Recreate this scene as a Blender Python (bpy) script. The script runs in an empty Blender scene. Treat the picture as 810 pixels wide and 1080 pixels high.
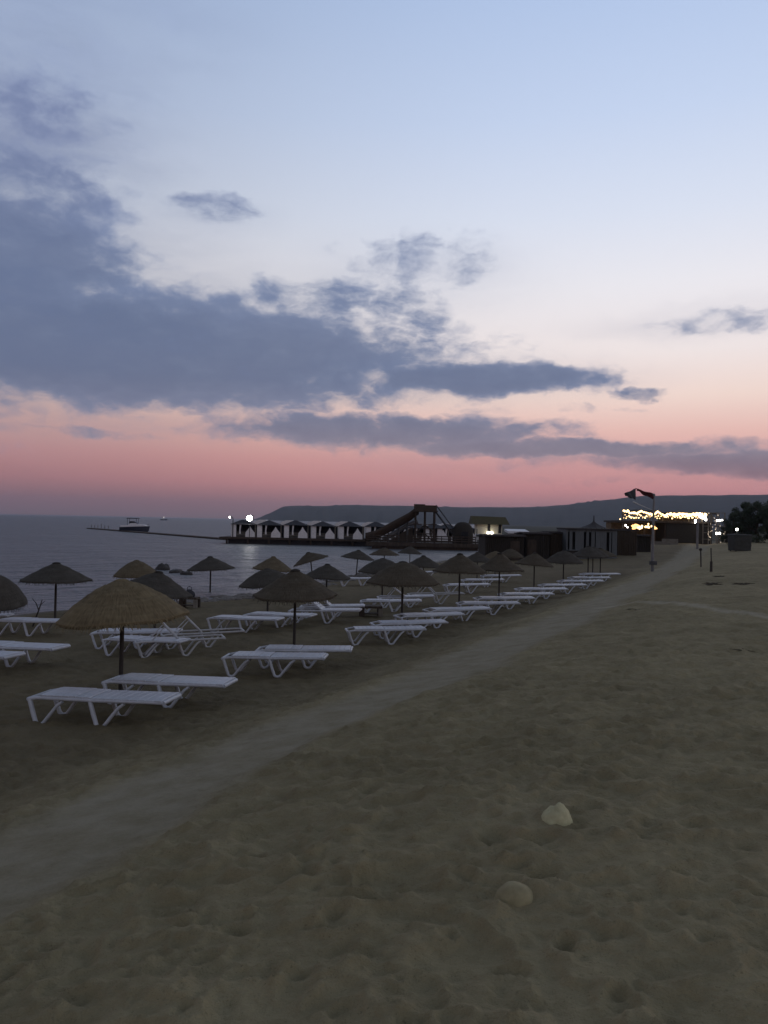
import bpy, math, random
import numpy as np
from mathutils import Vector, Matrix, Euler

SC = bpy.context.scene
COL = SC.collection
random.seed(7)
RNG = np.random.default_rng(11)
rad = math.radians

# ------------------------------------------------------------------ camera
F = 831.0                      # focal length in photograph pixels (810 x 1080)
PITCH, ROLL = rad(0.717), rad(1.19)
CAM_Z = 2.9
cam_d = bpy.data.cameras.new('camera')
cam_d.sensor_fit = 'VERTICAL'
cam_d.sensor_height = 24.0
cam_d.lens = 24.0 * F / 1080.0
cam_d.clip_start = 0.05
cam_d.clip_end = 60000
cam = bpy.data.objects.new('camera', cam_d)
COL.objects.link(cam)
CAM_R = Matrix.Rotation(rad(90) + PITCH, 3, 'X') @ Matrix.Rotation(ROLL, 3, 'Z')
cam.matrix_world = Matrix.Translation((0, 0, CAM_Z)) @ CAM_R.to_4x4()
SC.camera = cam


def ray(px, py):
    d = CAM_R @ Vector(((px - 405) / F, -(py - 540) / F, -1.0))
    return d.normalized()


def az_el(px, py):
    d = ray(px, py)
    return math.degrees(math.atan2(d.x, d.y)), math.degrees(math.asin(d.z))


# ------------------------------------------------------------------ view, sun
SC.view_settings.view_transform = 'Standard'
SC.view_settings.look = 'None'
SC.view_settings.exposure = 0.0
SC.view_settings.gamma = 1.0
SC.view_settings.use_curve_mapping = False
SC.render.engine = 'CYCLES'
SC.cycles.use_denoising = True
SC.cycles.volume_bounces = 0
SC.cycles.max_bounces = 6
SC.cycles.sample_clamp_indirect = 4.0

SUN_AZ, SUN_EL = 12.0, 1.0     # the sun has just gone down ahead, right of the pier
sun_d = bpy.data.lights.new('sun', 'SUN')
sun_d.energy = 0.03
sun_d.angle = rad(12)
sun_d.color = (1.0, 0.72, 0.6)
sun = bpy.data.objects.new('sun', sun_d)
COL.objects.link(sun)
_sd = Vector((math.sin(rad(SUN_AZ)) * math.cos(rad(SUN_EL)), math.cos(rad(SUN_AZ)) * math.cos(rad(SUN_EL)), math.sin(rad(SUN_EL))))
sun.rotation_euler = _sd.to_track_quat('Z', 'Y').to_euler()
sun.location = (0, 0, 50)


def lin(c):
    out = []
    for v in c[:3]:
        v = v / 255.0
        out.append(v / 12.92 if v <= 0.04045 else ((v + 0.055) / 1.055) ** 2.4)
    return (*out, 1.0)


class NT:
    """small helper for wiring shader nodes"""
    def __init__(self, tree):
        self.t = tree
        tree.nodes.clear()

    def n(self, kind, **kw):
        nd = self.t.nodes.new(kind)
        for k, v in kw.items():
            setattr(nd, k, v)
        return nd

    def put(self, sock, v):
        if isinstance(v, bpy.types.NodeSocket):
            self.t.links.new(v, sock)
        elif v is not None:
            sock.default_value = v

    def m(self, op, a, b=None, c=None, clamp=False):
        nd = self.n('ShaderNodeMath', operation=op, use_clamp=clamp)
        for i, v in enumerate((a, b, c)):
            if v is not None:
                self.put(nd.inputs[i], v)
        return nd.outputs[0]

    def vm(self, op, a, b=None, out=0):
        nd = self.n('ShaderNodeVectorMath', operation=op)
        self.put(nd.inputs[0], a)
        if b is not None:
            self.put(nd.inputs[1], b)
        return nd.outputs[out]

    def comb(self, x, y, z):
        nd = self.n('ShaderNodeCombineXYZ')
        for i, v in enumerate((x, y, z)):
            self.put(nd.inputs[i], v)
        return nd.outputs[0]

    def sep(self, v):
        nd = self.n('ShaderNodeSeparateXYZ')
        self.put(nd.inputs[0], v)
        return nd.outputs

    def noise(self, vec, scale, detail=4, rough=0.55, dist=0.0, color=False):
        nd = self.n('ShaderNodeTexNoise')
        self.put(nd.inputs['Vector'], vec)
        nd.inputs['Scale'].default_value = scale
        nd.inputs['Detail'].default_value = detail
        nd.inputs['Roughness'].default_value = rough
        nd.inputs['Distortion'].default_value = dist
        return nd.outputs[1 if color else 0]

    def smooth(self, v, a, b, lo=0.0, hi=1.0):
        nd = self.n('ShaderNodeMapRange', interpolation_type='SMOOTHSTEP')
        self.put(nd.inputs[0], v)
        for i, x in enumerate((a, b, lo, hi)):
            self.put(nd.inputs[i + 1], x)
        return nd.outputs[0]

    def ramp(self, fac, stops):
        nd = self.n('ShaderNodeValToRGB')
        e = nd.color_ramp.elements
        while len(e) < len(stops):
            e.new(0.5)
        for el_, (p, c) in zip(e, stops):
            el_.position = p
            el_.color = c
        self.put(nd.inputs[0], fac)
        return nd.outputs[0]

    def mix(self, f, a, b, blend='MIX'):
        nd = self.n('ShaderNodeMix', data_type='RGBA', blend_type=blend)
        self.put(nd.inputs[0], f)
        self.put(nd.inputs[6], a)
        self.put(nd.inputs[7], b)
        return nd.outputs[2]


# ------------------------------------------------------------------ world: dusk sky with cloud banks
world = bpy.data.worlds.new('World')
SC.world = world
world.use_nodes = True
w = NT(world.node_tree)
tc = w.n('ShaderNodeTexCoord').outputs['Generated']
dirn = w.vm('NORMALIZE', tc)
dx, dy, dz = w.sep(dirn)
EL = w.m('MULTIPLY', w.m('ARCSINE', dz), 57.29578)
AZ = w.m('MULTIPLY', w.m('ARCTAN2', dx, dy), 57.29578)

clear = w.ramp(w.m('DIVIDE', EL, 60.0, clamp=True), [
    (0.0 / 60, lin((126, 108, 116))),
    (1.2 / 60, lin((152, 116, 126))),
    (2.6 / 60, lin((194, 136, 143))),
    (4.4 / 60, lin((214, 156, 157))),
    (6.6 / 60, lin((230, 186, 179))),
    (9.0 / 60, lin((240, 215, 206))),
    (12.0 / 60, lin((239, 228, 227))),
    (16.5 / 60, lin((234, 232, 238))),
    (21.0 / 60, lin((217, 224, 240))),
    (27.0 / 60, lin((196, 211, 238))),
    (34.0 / 60, lin((177, 197, 231))),
    (39.0 / 60, lin((144, 156, 182))),
    (46.0 / 60, lin((122, 132, 152))),
    (58.0 / 60, lin((102, 111, 127))),
])
# the sky is brighter to the right of the afterglow and duller to the left
side = w.smooth(AZ, -30.0, 22.0, 0.76, 1.02)
low = w.smooth(EL, 0.0, 6.0, 1.0, 0.25)
side_l = w.smooth(AZ, -28.0, 10.0, 0.72, 1.0)
k_low = w.m('ADD', w.m('MULTIPLY', side_l, low), w.m('MULTIPLY', side, w.m('SUBTRACT', 1.0, low)))

# clouds: ellipses of cloud in (azimuth, elevation), torn by noise
P = w.comb(AZ, EL, 0.0)
wp = w.noise(w.vm('MULTIPLY', P, (0.10, 0.17, 1.0)), 1.0, 5, 0.55, color=True)
wp = w.vm('MULTIPLY', w.vm('SUBTRACT', wp, (0.5, 0.5, 0.5)), (6.0, 1.9, 0.0))
wp2 = w.noise(w.vm('MULTIPLY', P, (0.45, 0.8, 1.0)), 1.0, 4, 0.6, color=True)
wp2 = w.vm('MULTIPLY', w.vm('SUBTRACT', wp2, (0.5, 0.5, 0.5)), (2.0, 1.2, 0.0))
PD = w.vm('ADD', w.vm('ADD', P, wp), wp2)
fb = w.noise(w.vm('MULTIPLY', P, (0.22, 0.42, 1.0)), 1.0, 7, 0.6)
fine = w.noise(w.vm('MULTIPLY', PD, (0.40, 0.80, 1.0)), 1.0, 6, 0.56)
# centre px, centre py, radius px, radius py, weight
CL = [
    (110, 365, 420, 72, 1.12), (-130, 300, 260, 130, 1.05), (500, 399, 170, 20, 1.0),
    (10, 265, 145, 70, 1.0), (5, 205, 140, 64, 0.74), (15, 112, 125, 44, 0.62),
    (228, 217, 52, 22, 0.55), (440, 275, 120, 34, 0.46), (415, 335, 85, 50, 0.58),
    (400, 456, 230, 24, 0.95), (600, 474, 240, 13, 0.95), (900, 484, 330, 15, 1.0),
    (770, 338, 105, 16, 0.40), (682, 413, 42, 9, 0.70), (40, 453, 150, 8, 0.52),
    (330, 318, 90, 34, 0.66), (60, 330, 250, 60, 0.7), (660, 508, 220, 6, 0.28), (560, 432, 120, 7, 0.36), (290, 425, 120, 16, 0.6),
]
acc = None
for (cx, cy, rx, ry, wt) in CL:
    a0, e0 = az_el(cx, cy)
    deg = 57.29578 / F
    v = w.vm('MULTIPLY', w.vm('SUBTRACT', PD, (a0, e0, 0)), (1 / (rx * deg), 1 / (ry * deg), 0))
    ln = w.vm('LENGTH', v, out=1)
    f = w.m('MULTIPLY', w.smooth(ln, 1.35, 0.35), wt)
    acc = f if acc is None else w.m('MAXIMUM', acc, f)
body = w.m('ADD', acc, w.m('MULTIPLY', w.m('SUBTRACT', fb, 0.5), 0.9))
body = w.m('ADD', body, w.m('MULTIPLY', w.m('SUBTRACT', fine, 0.5), 1.15))
mask = w.smooth(body, 0.22, 0.86)
mask = w.m('MULTIPLY', mask, w.smooth(acc, 0.03, 0.2))
thick = w.smooth(body, 0.45, 1.25)
ccol = w.ramp(w.m('DIVIDE', EL, 60.0, clamp=True), [
    (0.0, lin((112, 92, 108))), (3.5 / 60, lin((150, 122, 138))), (5.2 / 60, lin((138, 134, 154))),
    (7.2 / 60, lin((118, 126, 154))), (10 / 60, lin((108, 124, 158))), (16 / 60, lin((116, 131, 164))),
    (24 / 60, lin((126, 138, 172))), (32 / 60, lin((130, 144, 182))), (42 / 60, lin((116, 126, 146))),
    (60 / 60, lin((92, 100, 115)))])
ccol_d = w.mix(1.0, ccol, (0.62, 0.65, 0.71, 1), 'MULTIPLY')
ccol = w.mix(thick, ccol, ccol_d)
ccol = w.mix(1.0, ccol, w.comb(*(w.m('ADD', 0.66, w.m('MULTIPLY', w.m('ADD', fine, fb), 0.34)),) * 3), 'MULTIPLY')
clear_k = w.vm('MULTIPLY', clear, w.comb(k_low, k_low, k_low))
veil = w.m('MULTIPLY', w.smooth(AZ, -4.0, -30.0), 0.25)
VL = [(-20, 150, 230, 190, 0.8), (60, 300, 260, 120, 0.6), (420, 290, 200, 50, 0.22), (620, 490, 330, 22, 0.45), (120, 20, 200, 60, 0.25), (760, 335, 160, 22, 0.3), (480, 400, 240, 34, 0.45), (90, 445, 260, 16, 0.3), (200, 225, 110, 34, 0.3)]
vacc = None
for (cx, cy, rx, ry, wt) in VL:
    a0, e0 = az_el(cx, cy)
    deg = 57.29578 / F
    f = w.m('MULTIPLY', w.smooth(w.vm('LENGTH', w.vm('MULTIPLY', w.vm('SUBTRACT', PD, (a0, e0, 0)), (1 / (rx * deg), 1 / (ry * deg), 0)), out=1), 1.15, 0.1), wt)
    vacc = f if vacc is None else w.m('MAXIMUM', vacc, f)
streak = w.noise(w.vm('MULTIPLY', PD, (0.07, 0.42, 1.0)), 1.0, 5, 0.55)
soft = w.m('MULTIPLY', vacc, w.smooth(streak, 0.30, 0.72, 0.35, 1.0))
veil = w.m('MAXIMUM', veil, soft)
clear_k = w.mix(veil, clear_k, ccol)
sky = w.mix(w.m('MULTIPLY', mask, 0.94), clear_k, ccol)
# away from the afterglow the dusk sky is dim
front = w.m('ADD', w.m('MULTIPLY', dx, math.sin(rad(SUN_AZ))), w.m('MULTIPLY', dy, math.cos(rad(SUN_AZ))))
dim = w.smooth(front, 0.75, -0.3, 1.0, 0.80)
back = w.smooth(front, 0.6, -0.3, 0.0, 0.75)
sky = w.mix(back, sky, w.mix(1.0, sky, (0.97, 0.95, 0.94, 1), 'MULTIPLY'))
sky = w.vm('MULTIPLY', sky, w.comb(dim, dim, dim))
nish = w.n('ShaderNodeTexSky', sky_type='NISHITA', sun_disc=False)
nish.sun_elevation = rad(SUN_EL - 3.0)
nish.sun_rotation = rad(SUN_AZ)
bg = w.n('ShaderNodeBackground')
w.put(bg.inputs[0], sky)
bg.inputs[1].default_value = 1.0
bg2 = w.n('ShaderNodeBackground')
w.put(bg2.inputs[0], nish.outputs[0])
bg2.inputs[1].default_value = 0.05
add = w.n('ShaderNodeAddShader')
w.put(add.inputs[0], bg.outputs[0])
w.put(add.inputs[1], bg2.outputs[0])
wo = w.n('ShaderNodeOutputWorld')
w.put(wo.inputs[0], add.outputs[0])

# ------------------------------------------------------------------ mesh helpers


def put_props(o, label=None, cat=None, group=None, kind=None):
    if label:
        o['label'] = label
    if cat:
        o['category'] = cat
    if group:
        o['group'] = group
    if kind:
        o['kind'] = kind
    return o


class MB:
    def __init__(self):
        self.v, self.f, self.s, self.uv, self.mi = [], [], [], {}, []
        self.cur = 0

    def add(self, vs, fs, smooth=False, M=None):
        o = len(self.v)
        for p in vs:
            p = Vector(p)
            self.v.append(tuple(M @ p) if M else tuple(p))
        for f in fs:
            self.f.append(tuple(i + o for i in f))
            self.s.append(smooth)
            self.mi.append(self.cur)

    def box(self, c, s, rot=None, taper=1.0):
        hx, hy, hz = s[0] / 2, s[1] / 2, s[2] / 2
        vs = []
        for z in (-hz, hz):
            k = taper if z > 0 else 1.0
            vs += [(-hx * k, -hy * k, z), (hx * k, -hy * k, z), (hx * k, hy * k, z), (-hx * k, hy * k, z)]
        M = Matrix.Translation(c)
        if rot:
            M = M @ Euler(rot).to_matrix().to_4x4()
        self.add(vs, [(3, 2, 1, 0), (4, 5, 6, 7), (0, 1, 5, 4), (1, 2, 6, 5), (2, 3, 7, 6), (3, 0, 4, 7)], False, M)

    def tube(self, pts, r, n=8, flat=1.0):
        pts = [Vector(p) for p in pts]
        rs = r if isinstance(r, (list, tuple)) else [r] * len(pts)
        vs, fs = [], []
        prev = None
        for i, p in enumerate(pts):
            if i == 0:
                t = pts[1] - p
            elif i == len(pts) - 1:
                t = p - pts[i - 1]
            else:
                t = (pts[i + 1] - p).normalized() + (p - pts[i - 1]).normalized()
            t.normalize()
            if prev is None:
                a = Vector((0, 1, 0)) if abs(t.y) < 0.9 else Vector((1, 0, 0))
            else:
                a = prev
            b = t.cross(a).normalized()
            a = b.cross(t).normalized()
            prev = a
            for k in range(n):
                an = 2 * math.pi * k / n
                vs.append(p + rs[i] * (math.cos(an) * a * flat + math.sin(an) * b))
        for i in range(len(pts) - 1):
            for k in range(n):
                k2 = (k + 1) % n
                fs.append((i * n + k, i * n + k2, (i + 1) * n + k2, (i + 1) * n + k))
        self.add(vs, fs, True)
        self.add([vs[k] for k in range(n)], [tuple(reversed(range(n)))])
        self.add([vs[-n + k] for k in range(n)], [tuple(range(n))])

    def lathe(self, prof, n=24, c=(0, 0, 0), smooth=True, jit=0.0):
        vs, fs = [], []
        for (r, z) in prof:
            for k in range(n):
                an = 2 * math.pi * k / n
                q = 1 + random.uniform(-jit, jit)
                vs.append((c[0] + r * q * math.cos(an), c[1] + r * q * math.sin(an), c[2] + z))
        for i in range(len(prof) - 1):
            for k in range(n):
                k2 = (k + 1) % n
                fs.append((i * n + k, i * n + k2, (i + 1) * n + k2, (i + 1) * n + k))
        self.add(vs, fs, smooth)

    def sphere(self, c, r, n=10, m=6, sc=(1, 1, 1)):
        vs, fs = [], []
        for i in range(m + 1):
            th = math.pi * i / m
            for k in range(n):
                an = 2 * math.pi * k / n
                vs.append((c[0] + r * sc[0] * math.sin(th) * math.cos(an), c[1] + r * sc[1] * math.sin(th) * math.sin(an), c[2] + r * sc[2] * math.cos(th)))
        for i in range(m):
            for k in range(n):
                k2 = (k + 1) % n
                fs.append((i * n + k, (i + 1) * n + k, (i + 1) * n + k2, i * n + k2))
        self.add(vs, fs, True)

    def prism(self, poly, y0, y1):
        """outline in (x, z), extruded along y"""
        n = len(poly)
        vs = [(p[0], y0, p[1]) for p in poly] + [(p[0], y1, p[1]) for p in poly]
        fs = [tuple(range(n)), tuple(reversed(range(n, 2 * n)))]
        for k in range(n):
            k2 = (k + 1) % n
            fs.append((k, k + n, k2 + n, k2))
        self.add(vs, fs)

    def build(self, name, mats, parent=None, loc=(0, 0, 0), bevel=0.0):
        me = bpy.data.meshes.new(name)
        me.from_pydata(self.v, [], self.f)
        me.polygons.foreach_set('use_smooth', self.s)
        if not isinstance(mats, (list, tuple)):
            mats = [mats]
        for m_ in mats:
            me.materials.append(m_)
        if len(mats) > 1:
            me.polygons.foreach_set('material_index', self.mi)
        me.update()
        o = bpy.data.objects.new(name, me)
        COL.objects.link(o)
        o.location = loc
        if parent:
            o.parent = parent
        if bevel:
            b = o.modifiers.new('edge', 'BEVEL')
            b.width = bevel
            b.segments = 2
            b.limit_method = 'ANGLE'
        return o


def thing(name, label, cat, loc=(0, 0, 0), rz=0.0, group=None):
    o = bpy.data.objects.new(name, None)
    o.empty_display_size = 0.3
    COL.objects.link(o)
    o.location = loc
    o.rotation_euler = (0, 0, rz)
    return put_props(o, label, cat, group)


def copy_tree(o, parent=None):
    c = o.copy()
    COL.objects.link(c)
    if parent:
        c.parent = parent
    for ch in list(o.children):
        copy_tree(ch, c)
    return c


# ------------------------------------------------------------------ materials


def mat(name, c1, c2=None, rough=0.8, scale=8.0, bump=0.0, stretch=(1, 1, 1), metallic=0.0, spec=0.3, detail=5, coords='Object'):
    m_ = bpy.data.materials.new(name)
    m_.use_nodes = True
    t = NT(m_.node_tree)
    tcn = t.n('ShaderNodeTexCoord').outputs[coords]
    vec = t.vm('MULTIPLY', tcn, stretch)
    nz = t.noise(vec, scale, detail, 0.6)
    c2 = c2 or tuple(x * 0.75 for x in c1)
    col = t.ramp(nz, [(0.32, (*c2, 1)), (0.68, (*c1, 1))])
    p = t.n('ShaderNodeBsdfPrincipled')
    t.put(p.inputs['Base Color'], col)
    p.inputs['Roughness'].default_value = rough
    p.inputs['Metallic'].default_value = metallic
    p.inputs['Specular IOR Level'].default_value = spec
    if bump:
        b = t.n('ShaderNodeBump')
        b.inputs['Strength'].default_value = bump
        b.inputs['Distance'].default_value = 0.02
        t.put(b.inputs['Height'], nz)
        t.put(p.inputs['Normal'], b.outputs[0])
    o = t.n('ShaderNodeOutputMaterial')
    t.put(o.inputs[0], p.outputs[0])
    return m_


def lamp_mat(name, col, strength):
    m_ = bpy.data.materials.new(name)
    m_.use_nodes = True
    t = NT(m_.node_tree)
    e = t.n('ShaderNodeEmission')
    e.inputs[0].default_value = (*col, 1)
    e.inputs[1].default_value = strength
    o = t.n('ShaderNodeOutputMaterial')
    t.put(o.inputs[0], e.outputs[0])
    return m_


def straw_mat(name, light, dark):
    m_ = bpy.data.materials.new(name)
    m_.use_nodes = True
    t = NT(m_.node_tree)
    uv = t.n('ShaderNodeTexCoord').outputs['UV']
    st = t.noise(t.vm('MULTIPLY', uv, (190, 7, 1)), 1.0, 3, 0.6)
    bl = t.noise(t.vm('MULTIPLY', uv, (9, 6, 1)), 1.0, 4, 0.6)
    u_, v_, _ = t.sep(uv)
    band = t.m('SINE', t.m('ADD', t.m('MULTIPLY', v_, 75.0), t.m('MULTIPLY', bl, 5.0)))
    k = t.m('ADD', t.m('MULTIPLY', st, 0.55), t.m('ADD', t.m('MULTIPLY', bl, 0.38), t.m('MULTIPLY', band, 0.02)))
    col = t.ramp(k, [(0.30, (*dark, 1)), (0.62, (*light, 1))])
    p = t.n('ShaderNodeBsdfPrincipled')
    t.put(p.inputs['Base Color'], col)
    p.inputs['Roughness'].default_value = 0.95
    p.inputs['Specular IOR Level'].default_value = 0.1
    b = t.n('ShaderNodeBump')
    b.inputs['Strength'].default_value = 0.9
    b.inputs['Distance'].default_value = 0.02
    t.put(b.inputs['Height'], k)
    t.put(p.inputs['Normal'], b.outputs[0])
    o = t.n('ShaderNodeOutputMaterial')
    t.put(o.inputs[0], p.outputs[0])
    return m_


M = {
    'plastic': mat('white_plastic', (0.49, 0.51, 0.555), (0.38, 0.395, 0.43), 0.42, 5, 0.05, spec=0.4),
    'plastic_old': mat('aged_white_plastic', (0.46, 0.465, 0.48), (0.34, 0.345, 0.35), 0.5, 6, 0.05, spec=0.4),
    'straw_warm_lit': straw_mat('warm_lit_straw', (0.215, 0.172, 0.100), (0.095, 0.074, 0.044)),  # warm glow on the nearest umbrella, mixed into its straw colour
    'straw_tan': straw_mat('faded_tan_straw', (0.155, 0.128, 0.084), (0.072, 0.058, 0.038)),
    'straw_grey': straw_mat('weathered_straw', (0.085, 0.078, 0.066), (0.042, 0.038, 0.032)),
    'straw_brown': straw_mat('brown_straw', (0.105, 0.090, 0.066), (0.052, 0.043, 0.031)),
    'pole': mat('dark_painted_wood', (0.05, 0.042, 0.036), (0.025, 0.022, 0.02), 0.7, 14, 0.2, (1, 1, 0.1)),
    'wood_dark': mat('dark_timber', (0.065, 0.048, 0.036), (0.03, 0.023, 0.018), 0.8, 6, 0.3, (1, 1, 0.2)),
    'wood_grey': mat('greyed_timber', (0.20, 0.18, 0.15), (0.11, 0.10, 0.085), 0.85, 6, 0.3, (0.3, 1, 1)),
    'slide_brown': mat('brown_flume_plastic', (0.050, 0.032, 0.021), (0.032, 0.021, 0.014), 0.5, 3, 0.0),
    'steel_dark': mat('dark_steel', (0.07, 0.075, 0.08), (0.04, 0.042, 0.045), 0.55, 6, 0.05),
    'steel_pale': mat('galvanised_steel', (0.19, 0.195, 0.205), (0.13, 0.135, 0.14), 0.45, 6, 0.05, metallic=0.3),
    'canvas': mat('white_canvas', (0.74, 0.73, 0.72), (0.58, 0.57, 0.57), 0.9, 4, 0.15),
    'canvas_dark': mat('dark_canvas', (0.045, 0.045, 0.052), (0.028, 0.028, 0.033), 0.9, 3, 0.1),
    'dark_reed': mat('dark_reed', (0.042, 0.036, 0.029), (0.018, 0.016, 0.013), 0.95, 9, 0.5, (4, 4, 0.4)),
    'reed': mat('brown_reed', (0.075, 0.056, 0.039), (0.036, 0.028, 0.02), 0.95, 9, 0.5, (4, 4, 0.4)),
    'cream': mat('cream_plaster', (0.62, 0.58, 0.44), (0.50, 0.46, 0.35), 0.85, 2, 0.1),
    'grey_boards': mat('grey_painted_boards', (0.115, 0.128, 0.135), (0.07, 0.078, 0.084), 0.7, 5, 0.2, (3, 3, 0.2)),
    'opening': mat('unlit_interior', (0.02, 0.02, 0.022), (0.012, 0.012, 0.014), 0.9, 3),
    'olive_roof': mat('olive_thatch', (0.105, 0.092, 0.045), (0.05, 0.045, 0.025), 0.95, 7, 0.5, (0.6, 3, 3)),
    'tile_dark': mat('dark_shingle', (0.05, 0.045, 0.045), (0.028, 0.026, 0.027), 0.85, 5, 0.3),
    'sheet_white': mat('white_roof_sheet', (0.66, 0.68, 0.72), (0.55, 0.57, 0.6), 0.6, 2, 0.05),
    'rock': mat('dark_rock', (0.07, 0.068, 0.066), (0.028, 0.027, 0.027), 0.75, 3, 0.7),
    'pebble': mat('shore_pebble', (0.20, 0.18, 0.16), (0.07, 0.065, 0.06), 0.75, 1.2, 0.5, coords='Generated'),
    'pale_stone': mat('pale_stone', (0.52, 0.49, 0.30), (0.36, 0.335, 0.20), 0.95, 14, 0.6),
    'buried_stone': mat('sandy_stone', (0.34, 0.30, 0.175), (0.23, 0.20, 0.115), 0.95, 12, 0.5),
    'weed': mat('dried_weed', (0.085, 0.070, 0.045), (0.035, 0.029, 0.02), 0.95, 14, 0.5),
    'trunk': mat('bark', (0.075, 0.058, 0.043), (0.035, 0.028, 0.022), 0.9, 8, 0.6, (1, 1, 0.25)),
    'leaf': mat('dark_leaf', (0.045, 0.060, 0.032), (0.022, 0.032, 0.018), 0.8, 1.5, 0.0),
    'leaf_grey': mat('tamarisk_leaf', (0.06, 0.068, 0.048), (0.03, 0.036, 0.026), 0.8, 1.5, 0.0),
    'hull_white': mat('white_gelcoat', (0.70, 0.71, 0.73), (0.6, 0.61, 0.63), 0.3, 3, 0.0, spec=0.5),
    'hull_navy': mat('navy_hull', (0.03, 0.035, 0.055), (0.02, 0.024, 0.04), 0.3, 3, 0.0, spec=0.5),
    'glass_dark': mat('tinted_glass', (0.015, 0.017, 0.02), (0.01, 0.012, 0.014), 0.1, 3, 0.0, spec=0.5),
    'flag_red': mat('faded_red_cloth', (0.085, 0.017, 0.019), (0.045, 0.010, 0.011), 0.9, 6, 0.1),
    'flag_grey': mat('faded_grey_cloth', (0.10, 0.105, 0.115), (0.07, 0.072, 0.08), 0.9, 6, 0.1),
    'rope': mat('pale_rope', (0.6, 0.6, 0.58), (0.45, 0.45, 0.43), 0.9, 20, 0.1),
    'bin_green': mat('dull_green_steel', (0.042, 0.046, 0.043), (0.026, 0.029, 0.027), 0.6, 4, 0.1),
    'lamp_white': lamp_mat('lit_floodlight', (1.0, 0.97, 0.92), 40.0),
    'lamp_cool': lamp_mat('lit_lamp', (1.0, 0.95, 0.86), 14.0),
    'lamp_warm': lamp_mat('lit_warm_bulb', (1.0, 0.66, 0.30), 4.5),
    'lamp_amber': lamp_mat('lit_amber_lamp', (1.0, 0.52, 0.18), 3.0),
    'lamp_small': lamp_mat('lit_wall_lamp', (1.0, 0.93, 0.78), 6.0),
    'lamp_fairy': lamp_mat('lit_fairy_bulb', (1.0, 0.8, 0.6), 1.6),
    'wall_warm': mat('ochre_plaster', (0.17, 0.12, 0.07), (0.11, 0.08, 0.045), 0.85, 3, 0.1),
}

# ------------------------------------------------------------------ ground shape
BA = rad(25.2)                       # direction the beach runs, right of straight ahead
SA, CA = math.sin(BA), math.cos(BA)
WATER_Z = -0.5
S_K = [-4000, -40, 0, 20, 25, 30, 36, 51, 70, 97, 118, 135, 400, 1500, 6000]
S_V = [60, 27, 25, 22.6, 20.8, 20.2, 21.2, 24, 26, 30, 34, 46, 134, 500, 2000]
U_K = [-4000, -300, -60, -20, -6, 0, 1.6, 3.1, 4.8, 5.8, 6.8, 8.6]
U_V = [14.0, 4.5, 2.0, 1.5, 1.36, 1.3, 1.18, 0.90, 0.60, 0.28, 0.05, 0.0]


def us_of(x, y):
    return -x * CA + y * SA, x * SA + y * CA


def ground_z(x, y):
    x = np.asarray(x, float)
    y = np.asarray(y, float)
    u, s = us_of(x, y)
    us = np.interp(s, S_K, S_V)
    z = np.interp(u, U_K, U_V)
    t = (u - 8.6) / (us - 8.6)
    z = np.where(u > 8.6, np.where(t < 1, -0.5 * t ** 1.15, -0.5 - np.minimum((u - us) * 0.10, 4.0)), z)
    k = np.clip((s - 62) / 50, 0, 1) * np.clip((u - 3) / 6, 0, 1) * np.clip((us - 2 - u) / 6, 0, 1)
    return z + 0.55 * k


def gz(x, y):
    return float(ground_z(x, y))


def at(px, py, dz=0.0):
    """the point of the beach (plus dz) that the photograph shows at a pixel"""
    d = ray(px, py)
    t0, t = 0.5, 0.5
    while t < 2000:
        p = Vector((0, 0, CAM_Z)) + d * t
        if p.z < gz(p.x, p.y) + dz:
            break
        t0, t = t, t * 1.02 + 0.02
    for _ in range(24):
        mid = (t0 + t) / 2
        p = Vector((0, 0, CAM_Z)) + d * mid
        if p.z < gz(p.x, p.y) + dz:
            t = mid
        else:
            t0 = mid
    p = Vector((0, 0, CAM_Z)) + d * t
    return Vector((p.x, p.y, p.z - dz))


def X_at(px, Y):
    return (px - 405) / F * Y


def Z_at(px, py, Y):
    """height of a pixel at a distance Y"""
    d = ray(px, py)
    return CAM_Z + d.z / d.y * Y


_perm = RNG.random((256, 256))


def vnoise(x, y):
    xi = np.floor(x).astype(int)
    yi = np.floor(y).astype(int)
    fx = x - xi
    fy = y - yi
    fx = fx * fx * (3 - 2 * fx)
    fy = fy * fy * (3 - 2 * fy)
    g = lambda a, b: _perm[a & 255, b & 255]
    return (g(xi, yi) * (1 - fx) + g(xi + 1, yi) * fx) * (1 - fy) + (g(xi, yi + 1) * (1 - fx) + g(xi + 1, yi + 1) * fx) * fy


def fbm(x, y, o=4):
    v, a, n_ = 0.0, 0.5, 0.0
    for i in range(o):
        v = v + a * vnoise(x * 2 ** i + 17.3 * i, y * 2 ** i + 5.1 * i)
        n_ += a
        a *= 0.5
    return v / n_ - 0.5


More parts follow.
